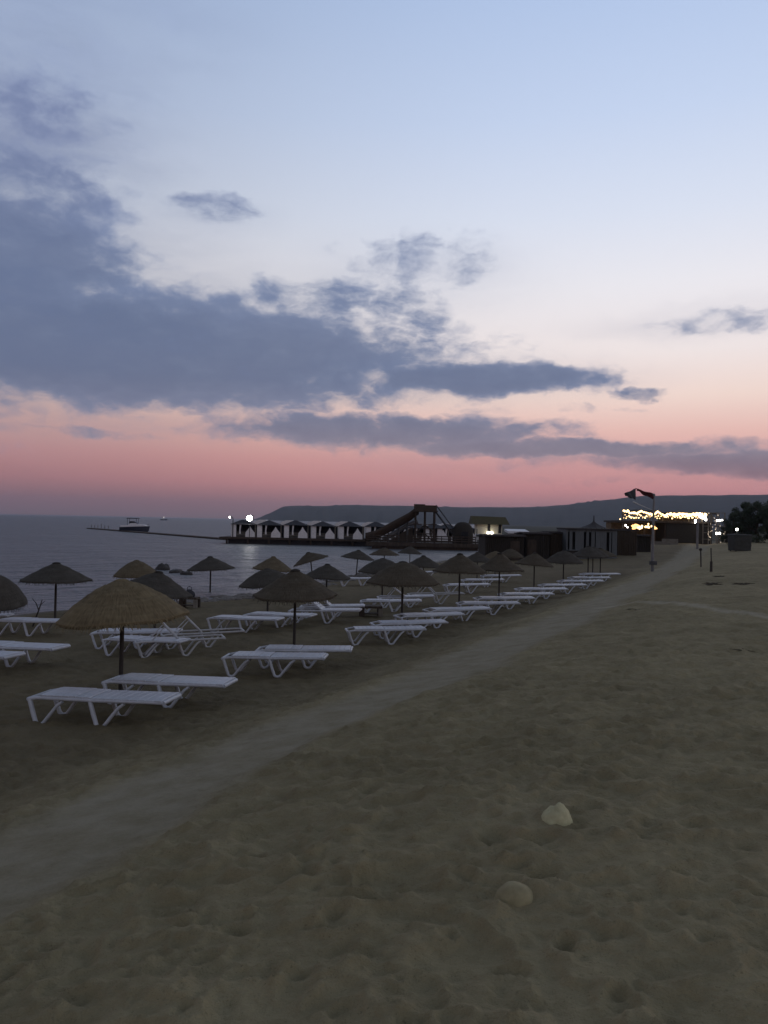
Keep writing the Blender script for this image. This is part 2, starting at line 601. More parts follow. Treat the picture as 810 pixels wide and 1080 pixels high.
def path_mask(x, y):
    u, s = us_of(x, y)
    wob = fbm(x * 0.45, y * 0.45, 4) * 0.9
    drift = np.interp(s, [0, 8, 18, 30, 45, 80, 130, 200], [0.28, 0.22, 0.0, -0.2, -0.1, 1.6, 3.5, 4.0])
    c = 3.98 + drift
    hw = np.interp(s, [0, 20, 40, 80, 150], [0.66, 0.72, 0.85, 1.3, 2.0])
    d = np.abs(u + wob - c) - hw
    m1 = np.clip(0.5 - d / 0.55, 0, 1)
    # a narrow track leaving the path to the right
    q = np.array([[5.5, 19.9], [6.25, 19.5], [6.5, 18.5], [6.6, 16.8], [6.73, 15.25], [6.8, 13.8], [7.1, 12.2], [7.9, 9.5]])
    best = np.full_like(np.asarray(x, float), 9.0)
    for (a, b) in zip(q[:-1], q[1:]):
        ab = b - a
        t = np.clip(((x - a[0]) * ab[0] + (y - a[1]) * ab[1]) / (ab @ ab), 0, 1)
        best = np.minimum(best, np.hypot(x - a[0] - t * ab[0], y - a[1] - t * ab[1]))
    m2 = np.clip(1.0 - np.abs(best + wob * 0.15) / 0.30, 0, 1) * 0.8
    return m1 * m1 * (3 - 2 * m1), m2


def build_beach():
    th = np.concatenate([np.arange(-180, -46, 3.0), np.arange(-46, 46, 0.22), np.arange(46, 180, 3.0)])
    th = np.radians(th)
    r = [0.6]
    while r[-1] < 7500:
        k = 0.0062 if r[-1] < 45 else (0.012 if r[-1] < 200 else 0.05)
        r.append(r[-1] * (1 + k))
    r = np.array(r)
    nt, nr = len(th), len(r)
    R, T = np.meshgrid(r, th, indexing='ij')
    Xg, Yg = R * np.sin(T), R * np.cos(T)
    Z = ground_z(Xg, Yg)
    u, s = us_of(Xg, Yg)
    us = np.interp(s, S_K, S_V)
    pm, track = path_mask(Xg, Yg)
    wet = np.clip((u - us + 1.5 + fbm(Xg * 0.7, Yg * 0.7) * 1.5) / 1.2, 0, 1)
    near = np.clip(1 - R / 140, 0, 1)
    rough = (1 - 0.8 * pm) * (1 - 0.85 * wet) * near
    Z = Z + rough * (fbm(Xg * 1.1, Yg * 1.1, 3) * 0.06 + fbm(Xg * 3.1, Yg * 3.1 + 9, 3) * 0.035 + fbm(Xg * 8, Yg * 8, 2) * 0.012)
    warp = fbm(Xg * 1.2, Yg * 1.2, 2) * 1.6
    rg = np.exp(-np.abs(fbm(Xg * 1.7 + 3.7, Yg * 2.9 + warp, 3)) * 9)
    rg2 = np.exp(-np.abs(fbm(Xg * 3.6 + 13.7 + warp, Yg * 5.6 + 2.2, 3)) * 9)
    rg3 = np.exp(-np.abs(fbm(Xg * 8.5 + 31.7, Yg * 12 + 8.2 + warp, 2)) * 8)
    Z = Z + rough * (rg * 0.044 + rg2 * 0.038 + rg3 * 0.014)
    Z = Z + near * fbm(Xg * 0.22, Yg * 0.22, 2) * 0.10 * (1 - wet) - 0.03 * pm * near
    # footprints and hand-deep dents left in the loose sand
    lr = np.log(r)
    front0 = int(np.searchsorted(th, rad(-46)))
    fr = th[front0:front0 + int(92 / 0.22)]
    n1, n2 = 2200, 3000
    N = n1 + n2
    rr = np.concatenate([np.sqrt(RNG.uniform(1.5 ** 2, 12 ** 2, n1)), np.sqrt(RNG.uniform(12 ** 2, 36 ** 2, n2))])
    tt = RNG.uniform(rad(-42), rad(42), N)
    for i in range(N):
        x0, y0 = rr[i] * math.sin(tt[i]), rr[i] * math.cos(tt[i])
        uu, _ = us_of(x0, y0)
        on_path = 3.0 < uu < 4.9
        L = RNG.uniform(0.06, 0.15)
        W = L * RNG.uniform(0.42, 0.8)
        dep = RNG.uniform(0.005, 0.020) * (0.22 if on_path else 1.0)
        an = BA + RNG.normal(0, 0.6) if RNG.random() < 0.6 else RNG.uniform(0, 6.28)
        i0, i1 = np.searchsorted(r, [rr[i] - 2.2 * L, rr[i] + 2.2 * L])
        dth = 2.2 * L / rr[i]
        j0, j1 = np.searchsorted(th, [tt[i] - dth, tt[i] + dth])
        if i1 <= i0 or j1 <= j0:
            continue
        xs, ys = Xg[i0:i1, j0:j1] - x0, Yg[i0:i1, j0:j1] - y0
        a = (xs * math.sin(an) + ys * math.cos(an)) / L
        b = (xs * math.cos(an) - ys * math.sin(an)) / W
        q = np.sqrt(a * a + b * b)
        Z[i0:i1, j0:j1] += dep * (-np.exp(-(q / 0.72) ** 4) + 0.55 * np.exp(-((q - 1.18) / 0.3) ** 2))
    # a shallow dug hollow in front, and the small scoops beside it
    for (px, py, rad_, dep) in [(293, 893, 0.30, 0.055), (357, 880, 0.14, 0.04), (522, 893, 0.10, 0.05), (410, 940, 0.2, 0.03)]:
        c = at(px, py)
        q = np.hypot(Xg - c.x, (Yg - c.y) * 0.8) / rad_
        Z += dep * (-np.exp(-q ** 3) + 0.35 * np.exp(-((q - 1.3) / 0.3) ** 2))
    V = np.stack([Xg, Yg, Z], -1).reshape(-1, 3)
    V = np.vstack([V, [[0, 0, gz(0, 0)]]])
    ii, jj = np.meshgrid(np.arange(nr - 1), np.arange(nt), indexing='ij')
    j2 = (jj + 1) % nt
    Q = np.stack([ii * nt + jj, (ii + 1) * nt + jj, (ii + 1) * nt + j2, ii * nt + j2], -1).reshape(-1, 4)
    Q = Q[:, ::-1]
    ctr = nr * nt
    tri = [(ctr, int((j + 1) % nt), int(j)) for j in range(nt)]
    me = bpy.data.meshes.new('beach')
    nq = len(Q)
    me.vertices.add(len(V))
    me.vertices.foreach_set('co', V.ravel())
    me.loops.add(nq * 4 + len(tri) * 3)
    me.loops.foreach_set('vertex_index', np.concatenate([Q.ravel(), np.array(tri).ravel()]).astype(np.int32))
    me.polygons.add(nq + len(tri))
    starts = np.concatenate([np.arange(nq) * 4, nq * 4 + np.arange(len(tri)) * 3]).astype(np.int32)
    me.polygons.foreach_set('loop_start', starts)
    me.update(calc_edges=True)
    me.validate()
    me.polygons.foreach_set('use_smooth', np.ones(len(me.polygons), bool))
    veg = np.clip((s - 150 + fbm(Xg * 0.05, Yg * 0.05, 3) * 40) / 30, 0, 1)
    painted_falloff = np.clip((u - 4.6 + fbm(Xg * 0.6, Yg * 0.6, 4) * 2.2) / 2.6, 0, 1) * np.clip(1.15 - veg, 0, 1)  # weaker light towards the umbrellas, painted in as darker sand
    for nm, a in (('path', pm), ('wet', wet), ('scrub', veg), ('painted_falloff', painted_falloff), ('track', track)):
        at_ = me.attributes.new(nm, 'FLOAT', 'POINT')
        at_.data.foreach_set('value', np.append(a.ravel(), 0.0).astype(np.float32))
    o = bpy.data.objects.new('beach', me)
    COL.objects.link(o)
    put_props(o, 'trodden brown sand beach with a smoother path across it', kind='structure')
    return o


def sand_material():
    m_ = bpy.data.materials.new('sand')
    m_.use_nodes = True
    t = NT(m_.node_tree)
    pos = t.n('ShaderNodeNewGeometry').outputs['Position']
    big = t.noise(pos, 0.35, 4, 0.6)
    mid = t.noise(pos, 2.6, 5, 0.6)
    grain = t.noise(pos, 160.0, 3, 0.7)
    clod = t.noise(pos, 26.0, 4, 0.65)
    col = t.ramp(t.m('ADD', t.m('MULTIPLY', big, 0.5), t.m('MULTIPLY', mid, 0.5)),
                 [(0.34, (0.172, 0.143, 0.080, 1)), (0.66, (0.286, 0.242, 0.141, 1))])
    da = t.n('ShaderNodeAttribute', attribute_name='painted_falloff').outputs['Fac']
    col = t.mix(da, col, t.mix(1.0, col, (0.57, 0.55, 0.56, 1), 'MULTIPLY'))  # the light's falloff, multiplied into the sand colour
    pa = t.n('ShaderNodeAttribute', attribute_name='path').outputs['Fac']
    we = t.n('ShaderNodeAttribute', attribute_name='wet').outputs['Fac']
    pcol = t.ramp(mid, [(0.3, (0.205, 0.181, 0.124, 1)), (0.7, (0.268, 0.240, 0.172, 1))])
    col = t.mix(t.m('MULTIPLY', pa, t.smooth(mid, 0.25, 0.65, 0.5, 0.95)), col, pcol)
    tr_ = t.n('ShaderNodeAttribute', attribute_name='track').outputs['Fac']
    col = t.mix(tr_, col, (0.36, 0.325, 0.245, 1))
    col = t.mix(we, col, (0.055, 0.050, 0.042, 1))
    sc_ = t.n('ShaderNodeAttribute', attribute_name='scrub').outputs['Fac']
    col = t.mix(sc_, col, (0.040, 0.046, 0.032, 1))
    speck = t.smooth(t.noise(pos, 75.0, 2, 0.6), 0.62, 0.74)
    g = t.m('ADD', 0.66, t.m('MULTIPLY', t.m('ADD', t.m('MULTIPLY', grain, 0.55), t.m('MULTIPLY', clod, 0.45)), 0.68))
    g = t.m('MULTIPLY', g, t.m('SUBTRACT', 1.0, t.m('MULTIPLY', speck, 0.28)))
    col = t.vm('MULTIPLY', col, t.comb(g, g, g))
    p = t.n('ShaderNodeBsdfPrincipled')
    t.put(p.inputs['Base Color'], col)
    t.put(p.inputs['Roughness'], t.m('SUBTRACT', 0.96, t.m('MULTIPLY', we, 0.6)))
    p.inputs['Specular IOR Level'].default_value = 0.15
    b = t.n('ShaderNodeBump')
    b.inputs['Strength'].default_value = 0.9
    b.inputs['Distance'].default_value = 0.02
    h = t.m('ADD', t.m('MULTIPLY', clod, 0.8), t.m('ADD', t.m('MULTIPLY', grain, 0.18), t.m('MULTIPLY', t.noise(pos, 9.0, 4, 0.6), 1.8)))
    t.put(b.inputs['Height'], t.m('MULTIPLY', h, t.m('SUBTRACT', 1.0, t.m('MULTIPLY', pa, 0.6))))
    t.put(p.inputs['Normal'], b.outputs[0])
    o = t.n('ShaderNodeOutputMaterial')
    t.put(o.inputs[0], p.outputs[0])
    return m_


beach = build_beach()
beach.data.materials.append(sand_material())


def water_material():
    m_ = bpy.data.materials.new('sea_water')
    m_.use_nodes = True
    t = NT(m_.node_tree)
    pos = t.n('ShaderNodeNewGeometry').outputs['Position']
    rot = t.n('ShaderNodeVectorRotate', rotation_type='Z_AXIS')
    t.put(rot.inputs['Vector'], pos)
    rot.inputs['Angle'].default_value = BA
    v = rot.outputs[0]
    w1 = t.noise(t.vm('MULTIPLY', v, (0.42, 0.16, 1)), 1.0, 4, 0.55, 0.4)
    w2 = t.noise(t.vm('MULTIPLY', v, (2.2, 1.1, 1)), 1.0, 4, 0.6)
    w3 = t.noise(t.vm('MULTIPLY', v, (0.05, 0.02, 1)), 1.0, 3, 0.5)
    h = t.m('ADD', t.m('MULTIPLY', w1, 0.55), t.m('ADD', t.m('MULTIPLY', w2, 0.16), t.m('MULTIPLY', w3, 0.6)))
    p = t.n('ShaderNodeBsdfPrincipled')
    p.inputs['Base Color'].default_value = (0.130, 0.138, 0.152, 1)
    p.inputs['Roughness'].default_value = 0.40
    p.inputs['IOR'].default_value = 1.333
    b = t.n('ShaderNodeBump')
    b.inputs['Strength'].default_value = 1.0
    b.inputs['Distance'].default_value = 4.5
    t.put(b.inputs['Height'], h)
    t.put(p.inputs['Normal'], b.outputs[0])
    o = t.n('ShaderNodeOutputMaterial')
    t.put(o.inputs[0], p.outputs[0])
    return m_


sb = MB()
sb.add([(-9000, -9000, WATER_Z), (9000, -9000, WATER_Z), (9000, 24000, WATER_Z), (-9000, 24000, WATER_Z)], [(0, 1, 2, 3)])
sea = sb.build('sea', water_material())
put_props(sea, 'dim rippled blue grey sea', kind='structure')

# ------------------------------------------------------------------ far ridge
RIDGE = [(262, 549), (272, 546.5), (284, 541.5), (296, 535.4), (299, 534.2), (312, 533.4), (345, 533.8), (362, 532.4), (400, 533), (450, 534.2), (505, 535), (560, 535),
         (600, 532), (640, 527.2), (680, 523), (715, 522.4), (760, 522), (810, 521.5), (900, 519), (1050, 514), (1300, 512), (1700, 520), (2600, 530)]


def build_hills():
    D = 3600.0
    pts = []
    for px, py in RIDGE:
        dd = ray(px, py)
        pts.append((math.degrees(math.atan2(dd.x, dd.y)), CAM_Z + dd.z / math.hypot(dd.x, dd.y) * D))
    az = np.linspace(pts[0][0] - 0.3, 62, 330)
    hh = np.interp(az, [p[0] for p in pts], [p[1] for p in pts])
    hh[0] = -5
    hh = hh + fbm(az * 1.3, az * 0 + 3, 4) * 4.0 * np.clip(hh / 40, 0, 1)
    rows = [(2700, 0.0), (2850, 0.22), (3050, 0.5), (3250, 0.72), (3450, 0.92), (3600, 1.0), (3900, 0.93), (4300, 0.6), (4600, 0.0)]
    V = []
    for (d, k) in rows:
        for a, h in zip(az, hh):
            n_ = float(fbm(np.array(a * 2.0), np.array(d * 0.004), 4)) * 26 * (1 if 0 < k < 0.95 else 0) * min(1, h / 60)
            z = -2 + (h + 2) * k + n_
            V.append((d * math.sin(rad(a)), d * math.cos(rad(a)), z if k > 0 else -6))
    n = len(az)
    b = MB()
    b.add(V, [(i * n + j, i * n + j + 1, (i + 1) * n + j + 1, (i + 1) * n + j) for i in range(len(rows) - 1) for j in range(n - 1)], True)
    m_ = mat('scrub_hillside', (0.042, 0.046, 0.038), (0.022, 0.026, 0.022), 0.95, 0.012, 0.0)
    o = b.build('hills', m_)
    put_props(o, 'long low dark ridge across the bay', kind='structure')


build_hills()

# ------------------------------------------------------------------ air
hz = MB()
hz.box((0, 2000, 72), (12000, 9600, 160))
haze_m = bpy.data.materials.new('evening_haze')
haze_m.use_nodes = True
t = NT(haze_m.node_tree)
pv = t.n('ShaderNodeVolumePrincipled')
pv.inputs['Color'].default_value = (0.72, 0.80, 0.98, 1)
pv.inputs['Density'].default_value = 0.00008
pv.inputs['Anisotropy'].default_value = 0.2
ho = t.n('ShaderNodeOutputMaterial')
t.put(ho.inputs['Volume'], pv.outputs[0])
haze = hz.build('haze', haze_m)
put_props(haze, 'thin evening haze over the bay', kind='stuff')

# ------------------------------------------------------------------ straw umbrellas
UG = 'straw umbrellas on the beach'


def canopy_mesh(seed, expo, flare, H, R=1.0):
    rnd = random.Random(seed)
    n, m = 72, 26
    me = bpy.data.meshes.new('canopy')
    V, Fc, UV = [], [], []
    ph = [rnd.uniform(0, 6.28) for _ in range(4)]

    def rim(a):
        return 1 + 0.018 * math.sin(3 * a + ph[0]) + 0.014 * math.sin(7 * a + ph[1]) + 0.008 * math.sin(13 * a + ph[2])
    for i in range(m + 1):
        q = i / m
        for k in range(n):
            a = 2 * math.pi * k / n
            r = R * q * rim(a)
            z = H * (1 - q ** expo) + flare * (q ** 6)
            z += 0.006 * math.sin(q * 19 + 1.4 * math.sin(a * 2 + ph[3]) + 0.8 * math.sin(a * 5))    # bundled layers
            z += rnd.uniform(-0.007, 0.007) - 0.02 * q * (1 + math.sin(5 * a + ph[1])) * 0.5
            V.append((r * math.cos(a), r * math.sin(a), z))
    for i in range(m):
        for k in range(n):
            k2 = (k + 1) % n
            Fc.append((i * n + k, (i + 1) * n + k, (i + 1) * n + k2, i * n + k2))
            UV += [(k / n, i / m), (k / n, (i + 1) / m), ((k + 1) / n, (i + 1) / m), ((k + 1) / n, i / m)]
    top = len(Fc)
    # underside, a little below the top
    o = len(V)
    for i in range(m + 1):
        for k in range(n):
            x, y, z = V[i * n + k]
            V.append((x * 0.985, y * 0.985, z - 0.045))
    for i in range(m):
        for k in range(n):
            k2 = (k + 1) % n
            Fc.append((o + i * n + k2, o + (i + 1) * n + k2, o + (i + 1) * n + k, o + i * n + k))
            UV += [((k + 1) / n, i / m), ((k + 1) / n, (i + 1) / m), (k / n, (i + 1) / m), (k / n, i / m)]
    for k in range(n):
        k2 = (k + 1) % n
        Fc.append((m * n + k, o + m * n + k, o + m * n + k2, m * n + k2))
        UV += [(k / n, 1), (k / n, 1.03), ((k + 1) / n, 1.03), ((k + 1) / n, 1)]
    # loose straw ends along the rim and lying over the surface
    for _ in range(620):
        a = rnd.uniform(0, 6.283)
        q = 1.0 if rnd.random() < 0.62 else rnd.uniform(0.25, 0.97)
        r = R * q * rim(a) * 0.99
        z = H * (1 - q ** expo) + flare * q ** 6 - 0.012
        L = rnd.uniform(0.03, 0.15)
        da = rnd.uniform(-0.05, 0.05)
        wd = 0.005 + rnd.random() * 0.006
        drop = L * (0.75 if q == 1.0 else 0.42)
        up = 0.0 if q == 1.0 else 0.03
        p0 = Vector((r * math.cos(a), r * math.sin(a), z + up))
        p1 = Vector(((r + L * 0.55) * math.cos(a + da), (r + L * 0.55) * math.sin(a + da), z - drop + up))
        tv = Vector((-math.sin(a), math.cos(a), 0)) * wd
        b = len(V)
        V += [tuple(p0 - tv), tuple(p0 + tv), tuple(p1 + tv * 0.4), tuple(p1 - tv * 0.4)]
        Fc.append((b, b + 1, b + 2, b + 3))
        s_ = rnd.random()
        UV += [(s_, 0.9), (s_ + 0.003, 0.9), (s_ + 0.003, 1.0), (s_, 1.0)]
    me.from_pydata(V, [], Fc)
    ul = me.uv_layers.new(name='UVMap')
    ul.data.foreach_set('uv', np.array(UV, np.float32).ravel())
    me.polygons.foreach_set('use_smooth', np.array([i < top for i in range(len(Fc))]))
    me.update()
    return me


CAN_H = 0.56
shapes = {
    'dome': canopy_mesh(1, 1.55, -0.02, CAN_H),
    'cone': canopy_mesh(2, 1.18, 0.02, CAN_H),
    'bell': canopy_mesh(3, 1.05, 0.05, CAN_H + 0.06),
}
UMB = {}


def umbrella_proto(shape, strawname):
    key = (shape, strawname)
    root = thing('straw_umbrella', 'straw umbrella on the beach', 'umbrella', group=UG)
    me = shapes[shape].copy()
    me.materials.append(M[strawname])
    c = bpy.data.objects.new('canopy', me)
    COL.objects.link(c)
    c.parent = root
    c.location = (0, 0, 1.85 - CAN_H)
    p = MB()
    p.tube([(0, 0, -0.25), (0, 0, 0.8), (0, 0, 1.80)], [0.036, 0.034, 0.030], 10)
    p.build('pole', M['pole'], root)
    k = MB()
    k.lathe([(0.125, -0.035), (0.11, -0.006), (0.07, 0.010), (0.03, 0.018), (0.0, 0.02)], 16, (0, 0, 0), jit=0.05)
    cap = k.build('cap', M['dark_reed'] if strawname not in ('straw_warm_lit', 'straw_tan') else M[strawname], c, (0, 0, CAN_H + (0.05 if shape == 'bell' else 0.0)))
    rb = MB()
    for q in range(8):
        a = q * math.pi / 4
        rb.tube([(0.03 * math.cos(a), 0.03 * math.sin(a), CAN_H - 0.22), (0.9 * math.cos(a), 0.9 * math.sin(a), -0.035 + (0.03 if shape == 'bell' else 0.0))], 0.011, 5)
    rb.build('rib_ring', M['pole'], c)
    return root


def put_umbrella(bx, by, ty, wpx, shape, straw, label, tilt=(0, 0), lean=(0, 0), rz=0.0):
    p = at(bx, by)
    Y = p.y
    H = max(1.5, min(2.1, (by - ty) / F * Y))
    dia = max(1.65, min(2.15, wpx / F * Y))
    key = (shape, straw)
    if key in UMB:
        o = copy_tree(UMB[key])
    else:
        o = UMB[key] = umbrella_proto(shape, straw)
    o.location = p
    o.scale = (dia / 2, dia / 2, H / 1.85)
    o.rotation_euler = (rad(lean[0]), rad(lean[1]), rz)
    o['label'] = label
    for ch in o.children:
        ch.rotation_euler = (0, 0, 0)
        if ch.name.startswith('canopy'):
            ch.rotation_euler = (rad(tilt[0]), rad(tilt[1]), random.uniform(0, 6.28) * 0)
    return o


# front row, from the camera along the path
put_umbrella(127, 735, 612, 133, 'dome', 'straw_warm_lit', 'big domed golden straw umbrella nearest the camera, over the first two loungers', (0, -4))
put_umbrella(310, 690, 601, 88, 'cone', 'straw_brown', 'bell-shaped brown straw umbrella in the front row, next behind the nearest golden one', (2, -1))
put_umbrella(423.7, 661, 592.5, 77, 'dome', 'straw_brown', 'wide dark domed umbrella in the front row, low wooden table behind its left edge')
put_umbrella(484, 645, 584, 56, 'cone', 'straw_brown', 'peaked brown front row umbrella between the wide dark domed and the slim-poled ones')
put_umbrella(526, 640, 585, 48, 'bell', 'straw_brown', 'slim-poled brown umbrella in the front row, before the left end of the reed huts')
put_umbrella(563, 624, 583, 40, 'cone', 'straw_brown', 'brown straw umbrella in the front row before the middle of the dark reed huts', (0, 3))
put_umbrella(594, 618, 581, 40, 'dome', 'straw_grey', 'grey straw umbrella in the front row before the right end of the dark reed huts')
put_umbrella(620, 611.5, 576, 36, 'cone', 'straw_grey', 'grey umbrella before the grey kiosk, frontmost of the three that overlap there')
put_umbrella(625, 607.5, 577, 33, 'dome', 'straw_grey', 'grey umbrella before the grey kiosk, the middle one of three that overlap')
put_umbrella(633, 605.5, 578, 33, 'cone', 'straw_brown', 'farthest front row umbrella, before the right part of the grey kiosk', (0, -3))
# middle row
put_umbrella(163, 671, 602.6, 76, 'cone', 'straw_grey', 'dark grey straw umbrella tilted right, half hidden behind the big golden one', (0, 9))
put_umbrella(282, 651, 600, 62, 'dome', 'straw_grey', 'dark grey umbrella half hidden behind the left side of the bell-shaped brown one', (0, -5))
put_umbrella(344, 641, 595, 50, 'cone', 'straw_grey', 'grey peaked umbrella over the loungers with raised backs, right of the bell-shaped brown one', (0, 2))
put_umbrella(403, 632, 589, 52, 'dome', 'straw_grey', 'bluish grey domed umbrella peeping out left of the wide dark domed one')
put_umbrella(446, 623, 586, 36, 'cone', 'straw_grey', 'dark peaked umbrella between the wide dark domed one and the peaked brown one')
put_umbrella(503, 613.5, 582.5, 30, 'cone', 'straw_grey', 'small dark umbrella just right of the peaked brown one, by the water')
put_umbrella(522, 609.5, 581.5, 26, 'dome', 'straw_tan', 'small yellowish umbrella just behind the slim-poled brown one')
put_umbrella(538, 605, 579, 26, 'dome', 'straw_brown', 'small brown umbrella close under the left end of the dark reed hut wall')
# row by the water
put_umbrella(58, 654, 593.5, 71, 'cone', 'straw_grey', 'grey peaked umbrella standing alone at the water left of the big golden one')
put_umbrella(-14, 668, 604, 80, 'dome', 'straw_grey', 'drooping grey umbrella cut off by the left edge of the photo', (12, 26))
put_umbrella(143, 641, 591, 46, 'dome', 'straw_tan', 'small yellowish umbrella peeping over the top of the big golden one')
put_umbrella(221.5, 630, 587, 50, 'cone', 'straw_grey', 'dark peaked umbrella at the edge of the water right of the boulders', (0, -4))
put_umbrella(287, 631, 587, 42, 'cone', 'straw_tan', 'olive straw umbrella showing above the bell-shaped brown one', (0, 3))
put_umbrella(330, 613.5, 582, 38, 'cone', 'straw_brown', 'brown umbrella leaning over to the left by the water', (0, -12), (0, -7))
put_umbrella(375.5, 608, 580, 35, 'cone', 'straw_grey', 'bluish grey peaked umbrella by the water in front of the brown slide end', (0, 2), (0, 4))
put_umbrella(405, 602, 577.5, 31, 'cone', 'straw_brown', 'flat brown umbrella by the water below the foot of the water slide')
put_umbrella(432, 600, 576, 25, 'cone', 'straw_grey', 'small grey umbrella by the water below the slide tower', (0, 2))

# ------------------------------------------------------------------ sun loungers
LG = 'white sun loungers on the beach'


def board(b, x0, x1, y0, y1, z0, z1, rot=None, piv=None):
    """a slat with a rounded top"""
    ys = np.linspace(y0, y1, 7)
    prof = [(y, z1 - 0.010 * (2 * (y - y0) / (y1 - y0) - 1) ** 4) for y in ys]
    vs = []
    e = 0.006
    for (x, dzz) in ((x0, e), (x0 + e, 0), (x1 - e, 0), (x1, e)):
        for (y, z) in prof:
            vs.append((x, y, z - dzz))
        for (y, z) in reversed(prof):
            vs.append((x, y, z0))
    n = len(prof) * 2
    if rot is not None:
        R_ = Matrix.Rotation(rot, 3, 'Y')
        vs = [tuple(R_ @ (Vector(v) - piv) + piv) for v in vs]
    fs = []
    for i in range(3):
        for k in range(n):
            k2 = (k + 1) % n
            fs.append((i * n + k, (i + 1) * n + k, (i + 1) * n + k2, i * n + k2))
    fs.append(tuple(range(n)))
    fs.append(tuple(reversed(range(3 * n, 4 * n))))
    b.add(vs, fs, False)


def lounger_proto(kind):
    root = thing('sun_lounger', 'white sun lounger', 'sun lounger', group=LG)
    pm = M['plastic_old'] if kind == 'bare' else M['plastic']
    f = MB()
    for sy in (-1, 1):
        f.tube([(-1.0, sy * 0.26, 0.36), (-0.86, sy * 0.27, 0.385), (0.0, sy * 0.275, 0.375), (0.86, sy * 0.27, 0.38), (1.0, sy * 0.255, 0.372)], 0.025, 8, 1.0)
    f.tube([(-1.0, -0.265, 0.36), (-1.0, 0.265, 0.36)], 0.028, 8)
    f.tube([(1.0, -0.26, 0.372), (1.0, 0.26, 0.372)], 0.028, 8)
    f.tube([(-0.03, -0.26, 0.36), (-0.03, 0.26, 0.36)], 0.018, 8)
    f.build('frame', pm, root)
    for sy in (-1, 1):
        for x0 in (-0.97, -0.06):
            b = MB()
            y = sy * 0.27
            b.tube([(x0, y, 0.36), (x0 + 0.05, y * 1.03, 0.20), (x0 + 0.10, y * 1.06, 0.055), (x0 + 0.13, y * 1.06, 0.028), (x0 + 0.17, y * 1.06, 0.022), (x0 + 0.215, y * 1.06, 0.04),
                    (x0 + 0.31, y * 1.03, 0.16), (x0 + 0.42, y, 0.29), (x0 + 0.50, y, 0.345)],
                   [0.030, 0.030, 0.029, 0.028, 0.028, 0.027, 0.026, 0.024, 0.023], 8, 1.2)
            b.build('leg', pm, root)
    if kind != 'bare':
        s = MB()
        for i in range(9):
            x0 = -0.045 + i * 0.1145
            board(s, x0, x0 + 0.110, -0.285, 0.285, 0.382, 0.418)
        s.box((0.47, 0, 0.389), (1.0, 0.54, 0.012))
        s.build('bed', pm, root)
    ang = 0.0 if kind == 'flat' else rad(38 if kind == 'raised' else 46)
    piv = Vector((-0.06, 0, 0.387))
    s = MB()
    if kind != 'bare':
        for i in range(7):
            x0 = -0.805 + i * 0.107
            board(s, x0, x0 + 0.1025, -0.28, 0.28, 0.385, 0.424 + (0.012 if i < 5 else 0.004), ang, piv)
        R_ = Matrix.Rotation(ang, 3, 'Y')
        c = R_ @ (Vector((-0.43, 0, 0.392)) - piv) + piv
        s.box(tuple(c), (0.73, 0.53, 0.012), (0, ang, 0))
        s.build('backrest', pm, root)
    else:
        R_ = Matrix.Rotation(ang, 3, 'Y')
        tr = lambda x, y, z: tuple(R_ @ (Vector((x, y, z)) - piv) + piv)
        s.tube([tr(-0.06, -0.25, 0.40), tr(-0.70, -0.24, 0.41), tr(-0.74, -0.18, 0.41), tr(-0.74, 0.18, 0.41), tr(-0.70, 0.24, 0.41), tr(-0.06, 0.25, 0.40)], 0.024, 8)
        for x in (-0.3, -0.55):
            s.tube([tr(x, -0.24, 0.405), tr(x, 0.24, 0.405)], 0.014, 6)
        s.build('backrest', pm, root)
    if kind != 'flat':
        R_ = Matrix.Rotation(ang, 3, 'Y')
        for sy in (-1, 1):
            b = MB()
            top = R_ @ (Vector((-0.5, sy * 0.22, 0.38)) - piv) + piv
            b.tube([tuple(top), (-0.68, sy * 0.24, 0.37)], 0.014, 6)
            b.build('prop', pm, root)
    return root


LP = {}


def put_lounger(lx, ly, rx, ry, label, kind='flat', fixed=None):
    a = at(lx, ly, 0.39)
    b = at(rx, ry, 0.39)
    mid = (a + b) / 2
    if fixed is None:
        d = b - a
        yaw = math.atan2(d.y, d.x)
        yaw = max(rad(-16), min(rad(20), yaw))
        L = math.hypot(d.x, d.y)
        sc = max(0.92, min(1.04, L / 2.17))
        mid = mid - Vector((math.cos(yaw), math.sin(yaw), 0)) * 0.05
        mid = mid + Vector((-math.sin(yaw), math.cos(yaw), 0)) * 0.25
    else:
        mid = at((lx + rx) / 2, (ly + ry) / 2, 0.39)
        yaw, sc = rad(fixed + random.uniform(-4, 4)), random.uniform(0.96, 1.02)
    if kind in LP:
        o = copy_tree(LP[kind])
    else:
        o = LP[kind] = lounger_proto(kind)
    e = 0.9
    zl = gz(mid.x - e * math.cos(yaw), mid.y - e * math.sin(yaw))
    zr = gz(mid.x + e * math.cos(yaw) * 0.3, mid.y + e * math.sin(yaw) * 0.3)
    o.location = (mid.x, mid.y, (zl + zr) / 2 + (zr - zl) * 0.12 + 0.012)
    o.rotation_euler = (0, -math.atan2(zr - zl, 1.17), yaw)
    o.scale = (sc, sc, sc)
    o['label'] = label
    return o


